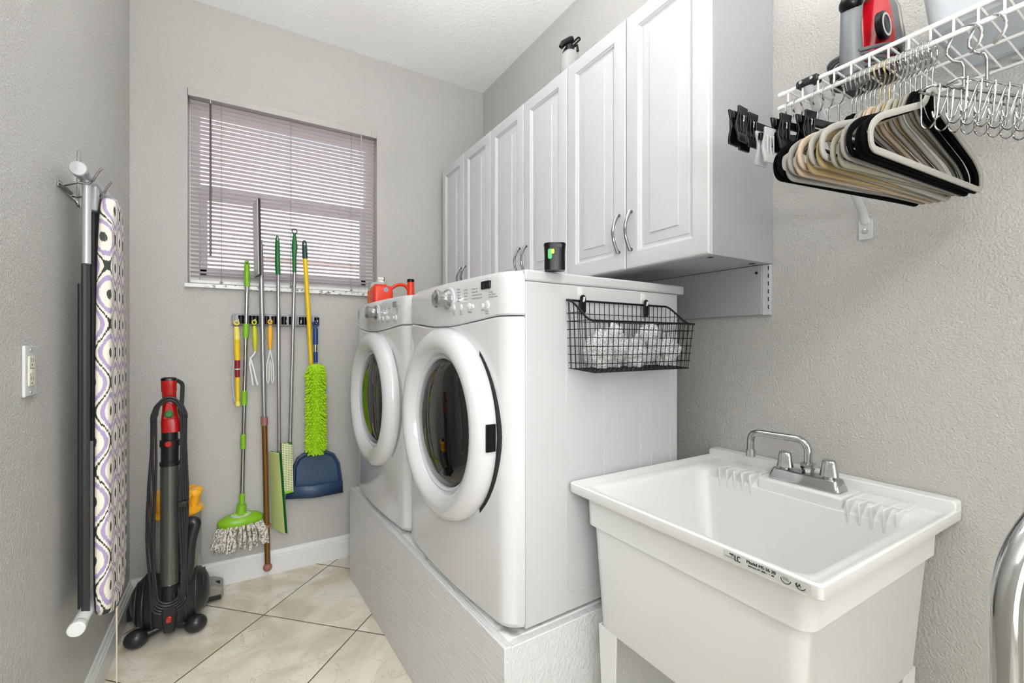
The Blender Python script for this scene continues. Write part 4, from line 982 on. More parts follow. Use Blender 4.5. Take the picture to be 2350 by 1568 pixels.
b = MB(); b.tube([Y2(585.5, 805, yq), Y2(584, 812, yq), Y2(575, 822, yq), Y2(573, 836, yq), Y2(577, 860, yq), Y2(580.5, 885, yq)], 0.0045, 10, flat=(1, 1)); b.tube([Y2(575, 824, yq), Y2(580, 840, yq), Y2(591, 884, yq)], 0.0045, 10); b.build('prongs', M_clearp, tg)
tg2 = thing('blind_duster_tongs', 'orange-yellow handled tongs with two long closed white loops', 'cleaning tool', Y2(620, 882))
b = MB(); loop(b, Y2(620, 739, yq), 0.0085, 0.010, 0.0035)
b.tube([Y2(620, 747, yq), Y2(620, 762, yq), Y2(620, 775, yq), Y2(620, 802, yq)], [0.008, 0.0115, 0.0120, 0.0065], 14); b.build('handle', M_ochre, tg2)
b = MB()
b.tube([Y2(620, 801, yq), Y2(617, 818, yq), Y2(612.5, 838, yq), Y2(612, 872, yq), Y2(615, 881, yq), Y2(617.5, 872, yq), Y2(618, 834, yq), Y2(620, 826, yq), Y2(622, 834, yq), Y2(622.5, 872, yq), Y2(625, 881, yq), Y2(628, 872, yq), Y2(627, 838, yq), Y2(623, 818, yq), Y2(620, 801, yq)], 0.0035, 8); b.build('prongs', M_clearp, tg2)

# ================================================================ wire shelf on the right wall
RX = 1.092; RZ_ = 1.732; SHZ = 1.763
sh = thing('wire_shelf', 'white wire shelf with a hanging rail on the right wall', 'shelf', (1.24, 0.1, SHZ))
ye, yn = 0.571, -0.75
b = MB(); b.cyl((RX, ye+0.008, SHZ), (RX, yn, SHZ), 0.0042, seg=10); b.build('front_rail', M_wire, sh)
b = MB(); b.cyl((RX, ye+0.008, RZ_), (RX, yn, RZ_), 0.0042, seg=10); b.build('hanging_rail', M_wire, sh)
for z in (SHZ, RZ_):
    b = MB(); b.lathe([(0.0055, 0), (0.0055, 0.012), (0.0, 0.0135)], (RX, ye+0.002, z), (0, 1, 0), 12, True, False); b.build('end_cap', M_wire, sh)
b = MB(); b.cyl((XR-0.006, ye, SHZ-0.002), (XR-0.006, yn, SHZ-0.002), 0.0032, seg=8); b.build('back_rail', M_wire, sh)
b = MB(); b.cyl((1.25, ye, SHZ-0.004), (1.25, yn, SHZ-0.004), 0.003, seg=8); b.build('middle_rail', M_wire, sh)
n_ = 41
for k in range(n_):
    y = ye - 0.006 - 0.0315*k
    if y < yn: break
    b = MB(); b.tube([(XR-0.004, y, SHZ+0.001), (RX+0.004, y, SHZ+0.001), (RX+0.0005, y, SHZ+0.0005), (RX, y, SHZ-0.004), (RX, y, RZ_)], 0.0020, 6); b.build('cross_wire', M_wire, sh)
for y in (0.50, 0.20, -0.1):
    b = MB(); b.box(XR-0.012, XR-0.0005, y-0.008, y+0.008, SHZ-0.012, SHZ+0.010); b.build('wall_clip', M_wire, sh, bev=0.002)

br = thing('shelf_bracket', 'white diagonal steel brace from the shelf edge down to the wall', 'bracket', (XR, 0.52, 1.45))
M_brk = mat('pale_grey_steel', '#c9cbcd', 0.35)
tA = Vector((RX-0.004, 0.524, SHZ+0.002)); tB = Vector((XR-0.006, 0.524, 1.500))
b = MB(); b.tube([tA, tA+(tB-tA)*0.06, tA+(tB-tA)*0.1, tB-(tB-tA)*0.06, tB+Vector((0, 0, -0.01))], [0.009, 0.011, 0.0105, 0.0105, 0.0105], 12, flat=(0.55, 1.0)); b.build('brace', M_brk, br)
b = MB(); b.prism(rrect(0, 0, 0.030, 0.052, 0.004), (XR-0.0065, 0.524, 1.474), (0, 1, 0), (0, 0, 1), (0.006, 0, 0)); b.build('foot', M_brk, br, bev=0.001)
b = MB(); b.lathe([(0.0065, 0), (0.0065, 0.002), (0.003, 0.0035)], (XR-0.0065, 0.524, 1.469), (-1, 0, 0), 16); b.build('screw', M_steel, br)
b = MB(); b.prism(rrect(0, 0, 0.046, 0.017, 0.006), (RX-0.008, 0.522, SHZ+0.002), (0, 1, 0), (0, 0, 1), (0.022, 0, 0)); b.build('clip', M_dark, br, bev=0.003)
b = MB()
for dy in (-0.011, 0.011): b.lathe([(0.0035, 0), (0.0035, 0.0025)], (RX-0.0085, 0.522+dy, SHZ+0.003), (-1, 0, 0), 10)
b.build('rivets', M_steel, br)

# ================================================================ velvet hangers
def velvet(y, rz, m, label, dx=0.0, tiltr=0.0, hookm=None):
    hookm = hookm or M_chrome
    t = thing('velvet_hanger', label, 'hanger', (RX+dx, y, RZ_), rz, 'velvet hangers on the shelf rail')
    t.rotation_euler = (0, tiltr, rz)
    b = MB()
    pts = arc((0, 0, -0.0145+0.0), 0.0190, -50, 180, 12) 
    pts = [Vector((-p.x, 0, p.z)) for p in pts]
    pts += [Vector((0.0188, 0, -0.020)), Vector((0.014, 0, -0.033)), Vector((0.002, 0, -0.046)), Vector((0, 0, -0.056)), Vector((0, 0, -0.088))]
    b.tube(pts, 0.0017, 8); b.build('hook', hookm, t, local=True)
    # body: one closed strip, shoulders sloping to rounded ends, straight lower bar
    zt = -0.084; hw = 0.222
    top = [(-0.0165, zt-0.026), (-0.012, zt-0.002), (0.012, zt-0.002), (0.0165, zt-0.026)]
    outl = [Vector((-0.012, 0, zt)), Vector((0.012, 0, zt)), Vector((0.030, 0, zt-0.034)), Vector((hw-0.030, 0, -0.178)), Vector((hw, 0, -0.202)), Vector((hw-0.002, 0, -0.236)), Vector((-hw+0.002, 0, -0.236)), Vector((-hw, 0, -0.202)), Vector((-hw+0.030, 0, -0.178)), Vector((-0.030, 0, zt-0.034))]
    ff = fillet(outl, 0.022, 6, closed=True)
    b = MB()
    # flattened strip 11 mm wide, 5 mm thick
    cen = Vector((0, 0, -0.18)); loops = []
    n = len(ff)
    for i in range(n):
        tgt = (ff[(i+1) % n]-ff[i-1]).normalized(); nrm = Vector((tgt.z, 0, -tgt.x))
        w_ = 0.0058
        loops.append([ff[i]+nrm*a*w_ + Vector((0, c*0.0024, 0)) for a, c in ((1, 0.5), (0.7, 1), (-0.7, 1), (-1, 0.5), (-1, -0.5), (-0.7, -1), (0.7, -1), (1, -0.5))])
    loops.append(loops[0]); b.loft(loops, False, False)
    bd = b.build('body', m, t, local=True, smooth=50)
    return t
def velv(nm, c):
    return mat(nm, c, 0.95, spec=0.1)
V_bl = velv('black_velvet', '#040405'); V_gr = velv('grey_velvet', '#8d8b87'); V_lg = velv('light_grey_velvet', '#9c9a94'); V_ol = velv('olive_grey_velvet', '#918f80'); V_be = velv('beige_velvet', '#b3a390'); V_tan = velv('tan_velvet', '#a3916a')
M_brass = mat('brass_wire', '#cfc09a', 0.2, 1.0)
seq = [(V_bl, 'black', 0.000), (V_bl, 'black', 0.014), (V_gr, 'grey', 0.004), (V_gr, 'grey', 0.010), (V_be, 'beige', 0.000), (V_be, 'beige', 0.012), (V_tan, 'tan', 0.018), (V_lg, 'light grey', -0.006), (V_tan, 'tan', 0.010), (V_lg, 'light grey', 0.006), (V_ol, 'olive grey', 0.014), (V_ol, 'olive grey', 0.022), (V_gr, 'grey', 0.002), (V_bl, 'black', -0.004), (V_bl, 'black', 0.008), (V_bl, 'black', 0.002), (V_lg, 'light grey', -0.002)]
names = ['black velvet hanger, farthest of the velvet hangers, next to the clip hangers', 'black velvet hanger, second from the clip hangers', 'grey velvet hanger hanging just in front of the two farthest black ones', 'grey velvet hanger just behind the first beige one', 'beige velvet hanger, farther of the two beige ones', 'beige velvet hanger, nearer of the two beige ones', 'tan velvet hanger just in front of the beige ones', 'light grey velvet hanger behind the nearer tan one', 'tan velvet hanger between two light grey ones', 'light grey velvet hanger just in front of the nearer tan one', 'olive grey velvet hanger, farther of the two olive ones', 'olive grey velvet hanger, nearer of the two olive ones', 'grey velvet hanger just behind the near group of black ones', 'black velvet hanger, farthest of the near group of three black ones', 'black velvet hanger in the middle of the near group of three', 'black velvet hanger directly behind the nearest light grey one', 'light grey velvet hanger nearest the camera beside the chrome rack']
N_ = len(seq)
for i, (m, cn, dxx) in enumerate(seq):
    f = i/(N_-1)
    y = 0.438 - 0.128*f
    velvet(y, math.radians(-9.5+6.0*f), m, names[i], dx=0.0, hookm=M_brass if i in (6, 8) else M_chrome).rotation_euler.y = math.radians([0, 1.2, -1.5, 0.8, -0.6, 1.5, -1.0, 1.8, 0.2, 2.4, -1.2, -2.0, 0.5, 0.9, -0.6, 0.3, 0.0][i])
# ================================================================ clip hangers
M_clip = mat('glossy_black_clip', '#09090a', 0.22)
M_clear = mat('clear_plastic_clip', '#e8ecec', 0.08, trans=0.6, ior=1.35)
def clipshape(t, x, z, m, cw=0.033, hh=0.070, name='clip'):
    b = MB()
    for s in (-1, 1):
        loops = []
        for k in range(9):
            f = k/8; zz = z+0.012-hh*f
            yy = s*(0.0045 + 0.0055*abs(math.cos(PI*f))**1.3); w_ = cw/2*(1-0.08*math.sin(PI*f*2))
            loops.append([Vector((x-w_, yy-0.0022, zz)), Vector((x+w_, yy-0.0022, zz)), Vector((x+w_, yy+0.0022, zz)), Vector((x-w_, yy+0.0022, zz))])
        b.loft(loops)
        for q in (-0.3, 0, 0.3): b.box(x+q*cw-0.0012, x+q*cw+0.0012, s*0.011-0.001, s*0.011+0.001, z-hh*0.55, z-0.002)
    b.box(x-cw*0.32, x+cw*0.32, -0.004, 0.004, z-hh*0.42, z-hh*0.30)
    c = b.build(name, m, t, local=True, bev=0.0008)
    b = MB(); b.tube([(x, -0.012, z-hh*0.25), (x, -0.013, z-hh*0.10), (x, 0, z+0.003), (x, 0.013, z-hh*0.10), (x, 0.012, z-hh*0.25)], 0.0012, 6); b.build('spring', M_chrome, c, local=True)
def clip_hanger(y, rz, label, xl, drop, clear=False, bar=0.012, right=0.16):
    t = thing('clip_hanger', label, 'hanger', (RX, y, RZ_), rz, 'clip hangers at the far end of the rail')
    pts = [Vector((-p.x, 0, p.z)) for p in arc((0, 0, -0.0145), 0.0190, -50, 180, 12)]
    pts += [Vector((0.0188, 0, -0.020)), Vector((0.014, 0, -0.033)), Vector((0.002, 0, -0.044)), Vector((0, 0, -0.052)), Vector((0, 0, -drop))]
    b = MB(); b.tube(pts, 0.0018, 8); b.build('hook', M_chrome, t, local=True)
    b = MB(); b.prism([(xl, -0.008), (xl, 0.006), (-0.03, 0.008), (0, 0.014), (0.03, 0.008), (right, 0.006), (right, -0.008)], (0, -0.003, -drop-0.006), (1, 0, 0), (0, 0, 1), (0, 0.006, 0)); b.build('bar', M_clip, t, local=True, bev=0.001)
    m = M_clear if clear else M_clip
    clipshape(t, xl+0.018, -drop-0.004, m); clipshape(t, right-0.02, -drop-0.004, m)
    return t
clip_hanger(0.562, math.radians(3), 'black clip hanger at the very end of the rail, its clip farthest left', -0.236, 0.082)
clip_hanger(0.544, math.radians(-2), 'black clip hanger, second from the end of the rail', -0.200, 0.086)
clip_hanger(0.503, math.radians(-6), 'hanger with clear plastic clips between the black clip hangers', -0.190, 0.125, True)
clip_hanger(0.483, math.radians(-8), 'black clip hanger with its clips set lower, in front of the clear one', -0.165, 0.098)
clip_hanger(0.462, math.radians(-9), 'black clip hanger next to the farthest velvet hangers', -0.120, 0.090)

# ================================================================ chrome multi-loop racks (belt and trouser hangers)
def loop_rack(loc, rz, label, n, hookoff, dropz):
    t = thing('loop_hanger', label, 'hanger', loc, rz, 'chrome multi-loop hangers')
    b = MB()
    pts = [Vector((hookoff, -p.x, p.z)) for p in arc((0, 0, -0.0215), 0.0260, -70, 180, 14)]
    pts += [Vector((hookoff, 0.0258, -0.030)), Vector((hookoff, 0.016, -0.046)), Vector((hookoff, 0.003, -0.056)), Vector((hookoff, 0, -0.066)), Vector((hookoff, 0, -dropz))]
    b.tube(pts, 0.0026, 10); b.build('hook', M_chrome, t, local=True)
    z = -dropz
    x0 = -0.085; x1 = x0 + 0.030*n + 0.012
    b = MB(); b.tube(fillet([(x0, -0.012, z), (x1, -0.012, z), (x1, 0.012, z), (x0, 0.012, z)], 0.008, 4, closed=True), 0.0020, 8, closed=True); b.build('top_frame', M_chrome, t, local=True)
    for k in range(n):
        x = x0 + 0.010 + 0.030*k
        b = MB()
        pts = fillet([(x+0.030, -0.012, z+0.002), (x+0.004, -0.013, z-0.050), (x-0.008, -0.013, z-0.060), (x-0.012, -0.012, z-0.045)], 0.010, 5)
        b.tube([Vector((x, 0.012, z+0.003))] + fillet([(x, 0.014, z+0.001), (x, 0.014, z-0.058), (x-0.002, 0.001, z-0.070), (x-0.004, -0.013, z-0.058), (x+0.001, -0.014, z-0.010), (x+0.004, -0.0125, z+0.003)], 0.010, 5), 0.0015, 7)
        b.tube(pts, 0.0015, 7)
        b.build('loop', M_chrome, t, local=True)
    return t
loop_rack((RX, 0.268, RZ_), math.radians(-20), 'chrome multi-loop hanger on the rail, farther of the pair', 9, 0.0, 0.113)
loop_rack((RX+0.010, 0.236, RZ_), math.radians(-20), 'chrome multi-loop hanger on the rail, nearer the camera', 9, -0.01, 0.113)

# ================================================================ steam iron on the shelf
ir = thing('steam_iron', 'red and grey steam iron standing on its heel on the wire shelf', 'iron', (1.215, 0.45, SHZ+0.004))
iz = SHZ + 0.0045
M_irong = mat('iron_grey', '#6d7175', 0.4); M_sole = mat('iron_soleplate', '#8f8c86', 0.3, 0.7); M_ired = mat('translucent_red', '#b50d1b', 0.15, coat=0.5)
# the iron stands upright: soleplate plane faces the camera-right direction
irot = math.radians(1)
def IL(a, d, z):  # a along soleplate normal (handle -, sole +), d sideways
    return Vector((1.206 + a*math.cos(irot) - d*math.sin(irot), 0.462 + a*math.sin(irot) + d*math.cos(irot), iz+z))
def irsec(a0, a1, w0, z):  # cross-section
    return [IL(a0, -w0*0.55, z), IL((a0+a1)/2, -w0*0.95, z), IL(a1, -w0, z), IL(a1, w0, z), IL((a0+a1)/2, w0*0.95, z), IL(a0, w0*0.55, z)]
b = MB(); b.loft([irsec(0.058, 0.066, w_, z) for z, w_ in ((0.0, 0.045), (0.03, 0.053), (0.10, 0.056), (0.17, 0.047), (0.23, 0.028), (0.27, 0.006))]); b.build('soleplate', M_sole, ir, smooth=50)
b = MB(); b.loft([irsec(0.034, 0.0575, w_, z) for z, w_ in ((0.0, 0.043), (0.03, 0.051), (0.10, 0.053), (0.17, 0.044), (0.23, 0.025), (0.262, 0.005))]); b.build('skirt', M_irong, ir, smooth=50)
b = MB(); b.loft([irsec(a, 0.0335, w_, z) for z, w_, a in ((0.0, 0.040, -0.012), (0.03, 0.046, -0.008), (0.10, 0.048, 0.0), (0.17, 0.039, 0.010), (0.22, 0.024, 0.020), (0.25, 0.005, 0.030))]); b.build('body', M_ired, ir, smooth=50)
b = MB(); b.box(0, 0, 0, 0, 0, 0); b = MB()
b.tube([IL(-0.020, 0, 0.0), IL(-0.052, 0, 0.012), IL(-0.060, 0, 0.05), IL(-0.062, 0, 0.10), IL(-0.056, 0, 0.15), IL(-0.030, 0, 0.19), IL(0.012, 0, 0.205)], [0.024, 0.024, 0.021, 0.019, 0.020, 0.022, 0.02], 16); ih = b.build('handle', M_irong, ir)
b = MB(); b.sphere(IL(-0.066, -0.002, 0.150), (0.022, 0.022, 0.020)); b.build('steam_button', M_black, ih)
b = MB(); q = IL(-0.020, -0.048, 0.095); nrm_ = (IL(0, -1, 0)-IL(0, 0, 0)).normalized(); b.lathe([(0.029, -0.010), (0.029, 0.000), (0.026, 0.002)], q, nrm_, 36); dl = b.build('dial', M_black, ir)
b = MB(); b.lathe([(0.0235, 0.0022), (0.0235, 0.0032), (0.019, 0.0032), (0.019, 0.0022)], q, nrm_, 36, False, False); b.build('dial_scale', M_lgrey, dl)
b = MB(); b.loft([irsec(-0.050, 0.050, w_, z) for z, w_ in ((-0.0025, 0.046), (0.012, 0.046), (0.018, 0.042))]); b.build('heel', M_dark, ir, bev=0.002)
b = MB(); 
for k in range(5):
    rr_ = 1.0+0.05*k
    pts = [IL(0.002+0.060*rr_*math.cos(2*PI*j/32), 0.052*rr_*math.sin(2*PI*j/32), 0.006+0.010*k+0.006*math.sin(2*PI*j/32*2+k)) for j in range(32)]
    b.tube(pts, 0.0042, 8, closed=True)
b.build('power_cord', mat('grey_flex', '#4b4e51', 0.5), ir)

# translucent storage bin on the shelf
M_binp = mat('frosted_bin_plastic', '#dfe4e8', 0.35, trans=0.55, ior=1.2)
bn = thing('storage_bin', 'frosted translucent plastic bin on the wire shelf at the top right', 'bin', (1.24, 0.13, SHZ+0.004))
def bl_(x0, x1, y0, y1, r, z): return [Vector((q[0], q[1], z)) for q in rrect((x0+x1)/2, (y0+y1)/2, x1-x0, y1-y0, r, 6)]
z0 = SHZ+0.0045
b = MB(); b.loft([bl_(1.125, 1.345, -0.07, 0.325, 0.03, z0+0.006), bl_(1.13, 1.34, -0.065, 0.32, 0.03, z0), bl_(1.121, 1.349, -0.075, 0.330, 0.035, z0+0.008), bl_(1.106, 1.364, -0.090, 0.345, 0.035, z0+0.15), bl_(1.100, 1.370, -0.096, 0.351, 0.035, z0+0.151), bl_(1.100, 1.370, -0.096, 0.351, 0.035, z0+0.16), bl_(1.108, 1.362, -0.088, 0.343, 0.033, z0+0.16), bl_(1.125, 1.345, -0.071, 0.326, 0.031, z0+0.010)], True, True); b.build('bin_body', M_binp, bn, smooth=35)

# ================================================================ wire basket hung on the dryer side
def DR(x, y, z): return Matrix.Translation((0.619, 0.952, pz+0.002)) @ Matrix.Rotation(RZ, 4, 'Z') @ Vector((x, y, z))
bx0, bx1 = 0.128, 0.518
zb_t, zb_b, zf_t, zf_b, dpt = 0.842, 0.662, 0.783, 0.655, 0.118
bk_ = thing('wire_basket', 'black wire basket of mesh laundry bags hooked on the side of the dryer', 'basket', DR(0.32, -0.06, zb_b))
yB_ = -0.008; yF_ = -dpt
def flr(y): return zb_b + (zf_b-zb_b)*((y-yB_)/(yF_-yB_))
b = MB()
rim = []
def sidez(f):  # f 0 at back,1 front
    return zf_t + (zb_t-zf_t)*(0.5+0.5*math.cos(PI*min(max(f*1.05, 0), 1)))
rim = [DR(bx0, yB_+(yF_-yB_)*k/12, sidez(k/12)) for k in range(13)] + [DR(bx1, yF_+(yB_-yF_)*k/12, sidez(1-k/12)) for k in range(13)]
b.tube(rim, 0.0030, 8, closed=True); b.build('rim', M_blackm, bk_)
ins = 0.012
def BX(x, f): return x
nx = 21
b = MB()
for k in range(nx):     # wires that run up the front, along the floor, up the back
    x = bx0+0.006 + (bx1-bx0-0.012)*k/(nx-1)
    xb2 = (bx0+bx1)/2 + (x-(bx0+bx1)/2)*0.96
    b.tube([DR(x, yF_, zf_t), DR(xb2, yF_+ins, flr(yF_)), DR(xb2, yB_-0.002, zb_b), DR(x, yB_, zb_t)], 0.0011, 5)
b.build('lengthwise_wires', M_blackm, bk_)
b = MB()
for k in range(8):
    z = zf_b + (zb_t-zf_b)*k/8.6
    f = (z-zf_b)/(zf_t-zf_b)
    ctr = (bx0+bx1)/2; hw_ = (bx1-bx0)/2*(0.96+0.04*min(f, 1))
    if z < zf_t - 0.006:
        yf = yF_+ins*(1-f)
        b.tube([DR(ctr-hw_, yB_-0.001, max(z, zb_b)), DR(ctr-hw_, yf, z), DR(ctr+hw_, yf, z), DR(ctr+hw_, yB_-0.001, max(z, zb_b))], 0.0011, 5)
    else:
        ys_ = next((q/40 for q in range(41) if sidez(q/40) < z), 0.3)
        ym = yB_+(yF_-yB_)*ys_
        b.tube([DR(ctr-hw_, ym, z), DR(ctr-hw_, yB_-0.001, z), DR(ctr+hw_, yB_-0.001, z), DR(ctr+hw_, ym, z)], 0.0011, 5)
b.build('hoop_wires', M_blackm, bk_)
b = MB()
for k in range(6):
    y = yB_-0.012 + (yF_+ins+0.004-yB_+0.010)*k/5.5
    f = (y-yB_)/(yF_-yB_)
    for xx in (bx0, bx1):
        pass
    b.tube([DR(bx0, y, sidez(f)), DR((bx0+bx1)/2-(bx1-bx0)/2*0.96, y, flr(y)), DR((bx0+bx1)/2+(bx1-bx0)/2*0.96, y, flr(y)), DR(bx1, y, sidez(f))], 0.0011, 5)
b.build('crosswise_wires', M_blackm, bk_)
M_clearh = mat('clear_hook_plastic', '#d4d6d6', 0.1)
for x, lab in ((bx0+0.052, 'clear adhesive hook with black clip at the left end of the basket'), (bx0+0.305, 'clear adhesive hook with black clip at the right end of the basket')):
    h_ = thing('adhesive_hook', lab, 'hook', DR(x, 0, 0.84))
    b = MB(); b.loft([[DR(x+q[0], yy, 0.856+q[1]) for q in rrect(0, 0, w_, hh_, 0.006, 4)] for yy, w_, hh_ in ((-0.0004, 0.018, 0.046), (-0.004, 0.016, 0.043))]); b.build('back_plate', M_clearh, h_)
    b = MB(); b.tube([DR(x, -0.003, 0.846), DR(x, -0.012, 0.838), DR(x, -0.018, 0.842), DR(x, -0.020, 0.852)], 0.0030, 8); b.build('hook', M_clearh, h_)
    b = MB(); b.loft([[DR(x+q[0], yy, 0.832+q[1]) for q in rrect(0, 0, 0.020, 0.052, 0.0098, 6)] for yy in (-0.0125, -0.0165)]); b.build('clip', M_black, h_, bev=0.001)

# mesh laundry bags
M_bag = mat('white_mesh_bag', '#e2e2e2', 0.8)
tt = N(M_bag, 'ShaderNodeTexCoord'); vo = N(M_bag, 'ShaderNodeTexVoronoi'); vo.inputs['Scale'].default_value = 380
L(M_bag, tt.outputs['Object'], vo.inputs['Vector']); rb = N(M_bag, 'ShaderNodeValToRGB'); rb.color_ramp.elements[0].position = 0.28; rb.color_ramp.elements[0].color = lin('#58595c'); rb.color_ramp.elements[1].position = 0.50; rb.color_ramp.elements[1].color = lin('#c9cacb')
L(M_bag, vo.outputs['Distance'], rb.inputs[0]); L(M_bag, rb.outputs[0], BS(M_bag).inputs['Base Color'])
bags = [(0.062, -0.066, 0.050, 0.045, 0.036, 0.050, 'rounded white mesh laundry bag at the left end of the wire basket'), (0.120, -0.060, 0.060, 0.032, 0.034, 0.058, 'white mesh laundry bag standing up second from the left in the basket'), (0.190, -0.064, 0.040, 0.046, 0.040, 0.042, 'white mesh laundry bag in the middle of the wire basket'), (0.262, -0.058, 0.066, 0.038, 0.036, 0.052, 'tallest crumpled white mesh laundry bag, right of the basket middle'), (0.330, -0.064, 0.040, 0.044, 0.038, 0.040, 'crumpled white mesh laundry bag low at the right end of the basket'), ]
for i, (x, y, z, rx_2, ry_2, rz_2, lab) in enumerate(bags):
    c_ = Vector((bx0+x, y, zb_b+z)); b = MB(); seg, rings = 40, 24; loops = []
    for ri in range(1, rings):
        a = -PI/2+PI*ri/rings; l = []
        for k in range(seg):
            d = Vector((math.cos(a)*math.cos(2*PI*k/seg), math.cos(a)*math.sin(2*PI*k/seg), math.sin(a)))
            nn = mnoise.noise(d*1.7+Vector((i*7.3, 0, 0))); fo = abs(mnoise.noise(Vector((d.x*3.2, d.y*3.2, d.z*1.2))+Vector((i*3.1, 5, 1))))
            s = 0.90+0.30*nn-0.42*fo+0.12
            p = c_ + Vector((d.x*rx_2*s, d.y*ry_2*s, d.z*rz_2*s))
            p.z = max(p.z, zb_b+0.001+(zf_b-zb_b)*0); p.y = min(max(p.y, yF_+ins+0.004), yB_-0.004)
            p.x = max(p.x, bx0+0.012); p.x = min(p.x, bx1-0.012)
            l.append(DR(*p))
        loops.append(l)
    b.loft(loops); o = b.build('laundry_bag', M_bag, None, smooth=75); tag(o, lab, 'laundry bag', 'mesh laundry bags in the wire basket')
    

# ================================================================ bottles and cans
# air freshener on the dryer
dtop = pz+0.002+0.914
af = thing('air_freshener', 'black air freshener dispenser with a green and yellow button on the dryer', 'air freshener', U(1273, 622, z=dtop))
pc = U(1273, 622, z=dtop); ang = math.atan2(pc.y, pc.x)
b = MB(); b.loft([[Vector((pc.x+q[0]*math.sin(ang)*1+q[1]*math.cos(ang), pc.y-q[0]*math.cos(ang)+q[1]*math.sin(ang), dtop+z)) for q in rrect(0, 0, w_, 0.046, 0.016, 5)] for z, w_ in ((0.0002, 0.050), (0.004, 0.053), (0.040, 0.053), (0.062, 0.055), (0.065, 0.057), (0.069, 0.055))]); ab = b.build('case', M_black, af, smooth=40)
fv = Vector((-math.cos(ang), -math.sin(ang), 0)); sv = Vector((math.sin(ang), -math.cos(ang), 0))
p0 = pc+fv*0.0226+sv*(-0.012)
b = MB(); b.prism(rrect(0, 0.040, 0.010, 0.026, 0.0045), p0+Vector((0, 0, 0)), sv, (0, 0, 1), fv*0.0012); b.build('green_button', mat('bright_green', '#11a24a', 0.3), ab)
b = MB(); b.prism(rrect(0.007, 0.046, 0.008, 0.012, 0.0035), p0, sv, (0, 0, 1), fv*0.0022); b.build('yellow_button', mat('bright_yellow', '#f5dd10', 0.3), ab)
b = MB(); b.prism(rrect(0.022, 0.060, 0.016, 0.008, 0.002), p0, sv, (0, 0, 1), fv*0.002); b.build('nozzle', M_dark, ab)

# spray bottle on the cabinet
ct_z = 2.236
bp_ = U(1308, 170, z=ct_z+0.02); bp_ = Vector((1.20, 0, ct_z))
bp_.y = U(1308, 150, x=1.20).y
sb = thing('spray_bottle', 'translucent white spray bottle with black trigger on top of the cabinets', 'bottle', bp_)
s_ = U(1306, 165, x=1.20); zt = s_.z
b = MB(); b.lathe([(0.038, 0.0005), (0.041, 0.004), (0.042, max(0.05, U(1306, 148, x=1.2).z-ct_z)), (0.036, U(1306, 130, x=1.2).z-ct_z), (0.024, U(1306, 122, x=1.2).z-ct_z), (0.016, U(1306, 120, x=1.2).z-ct_z), (0.016, U(1306, 112, x=1.2).z-ct_z)], (bp_.x, bp_.y, ct_z), seg=32); b.build('bottle', M_binp if False else mat('milky_plastic', '#a2a2a1', 0.4), sb)
zc_ = U(1306, 109, x=1.2).z
d1 = Vector((math.cos(YAW), -math.sin(YAW), 0))
b = MB(); b.lathe([(0.018, -0.022), (0.0185, 0.0), (0.012, 0.004)], (bp_.x, bp_.y, zc_)); b.build('collar', M_black, sb)
b = MB(); q = Vector((bp_.x, bp_.y, zc_)); b.tube([q+d1*-0.038+Vector((0, 0, -0.002)), q+d1*-0.030+Vector((0, 0, 0.012)), q+d1*0.002+Vector((0, 0, 0.030)), q+d1*0.012+Vector((0, 0, 0.036))], [0.010, 0.013, 0.013, 0.009], 12); b.build('spray_head', M_black, sb)
b = MB(); b.tube(fillet([q+Vector((0, 0, 0.006)), q+d1*0.036+Vector((0, 0, 0.040)), q+d1*0.044+Vector((0, 0, 0.032)), q+d1*0.012+Vector((0, 0, 0.002))], 0.006, 4), 0.0042, 8); b.tube([q+d1*0.014, q+d1*0.030+Vector((0, 0, 0.006)), q+d1*0.033+Vector((0, 0, -0.016)), q+d1*0.022+Vector((0, 0, -0.030))], 0.006, 8); b.build('trigger', M_black, sb)
b = MB(); b.tube([q+d1*-0.010, q+d1*-0.020+Vector((0, 0, -0.012)), q+d1*-0.026+Vector((0, 0, -0.028))], 0.006, 8); b.build('trigger_guard', M_black, sb)

# detergent bottles on the washer, seen side on
wz = dtop
M_capw = mat('milky_cap', '#e4e4e0', 0.35)
YD = 2.30
def q_(u_, v, y=YD): return U(u_, v, y=y)
x0_, x1_, x2_, x3_ = q_(853, 690).x, q_(893, 690).x, q_(938, 690).x, q_(950, 690).x
dt = thing('detergent_bottle', 'big red-orange detergent bottle with handle loop and black cap on the washer', 'bottle', ((x0_+x3_)/2, YD, wz))
zt0 = q_(872, 657).z
def sec(xa_, xb_, dep, z, r=0.02): return [Vector((q[0], YD+q[1], z)) for q in rrect((xa_+xb_)/2, 0, xb_-xa_, dep, min(r, (xb_-xa_)*0.4, dep*0.4), 5)]
b = MB(); b.loft([sec(x0_, x1_+0.01, 0.085, wz+0.0004), sec(x0_-0.002, x1_+0.012, 0.09, wz+0.01), sec(x0_-0.002, x1_+0.010, 0.09, zt0-0.014), sec(x0_+0.004, x1_+0.002, 0.08, zt0-0.003), sec(x0_+0.008, x1_-0.010, 0.065, zt0+0.001), sec(x0_+0.012, x1_-0.016, 0.06, zt0+0.007)]); b.build('bottle', M_orange, dt, smooth=40)
b = MB(); b.loft([sec(x1_-0.01, x3_, 0.080, wz+0.0006), sec(x1_-0.01, x3_, 0.080, q_(915, 688).z)]); b.build('bottle_base', M_orange, dt, bev=0.006, seg=3)
def smoothp(P, n=5):
    out = []
    for i in range(len(P)-1):
        p0_, p1_, p2_, p3_ = P[max(i-1, 0)], P[i], P[i+1], P[min(i+2, len(P)-1)]
        for k in range(n):
            t = k/n; out.append(0.5*((2*p1_)+(p2_-p0_)*t+(2*p0_-5*p1_+4*p2_-p3_)*t*t+(3*p1_-p0_-3*p2_+p3_)*t**3))
    out.append(P[-1]); return out
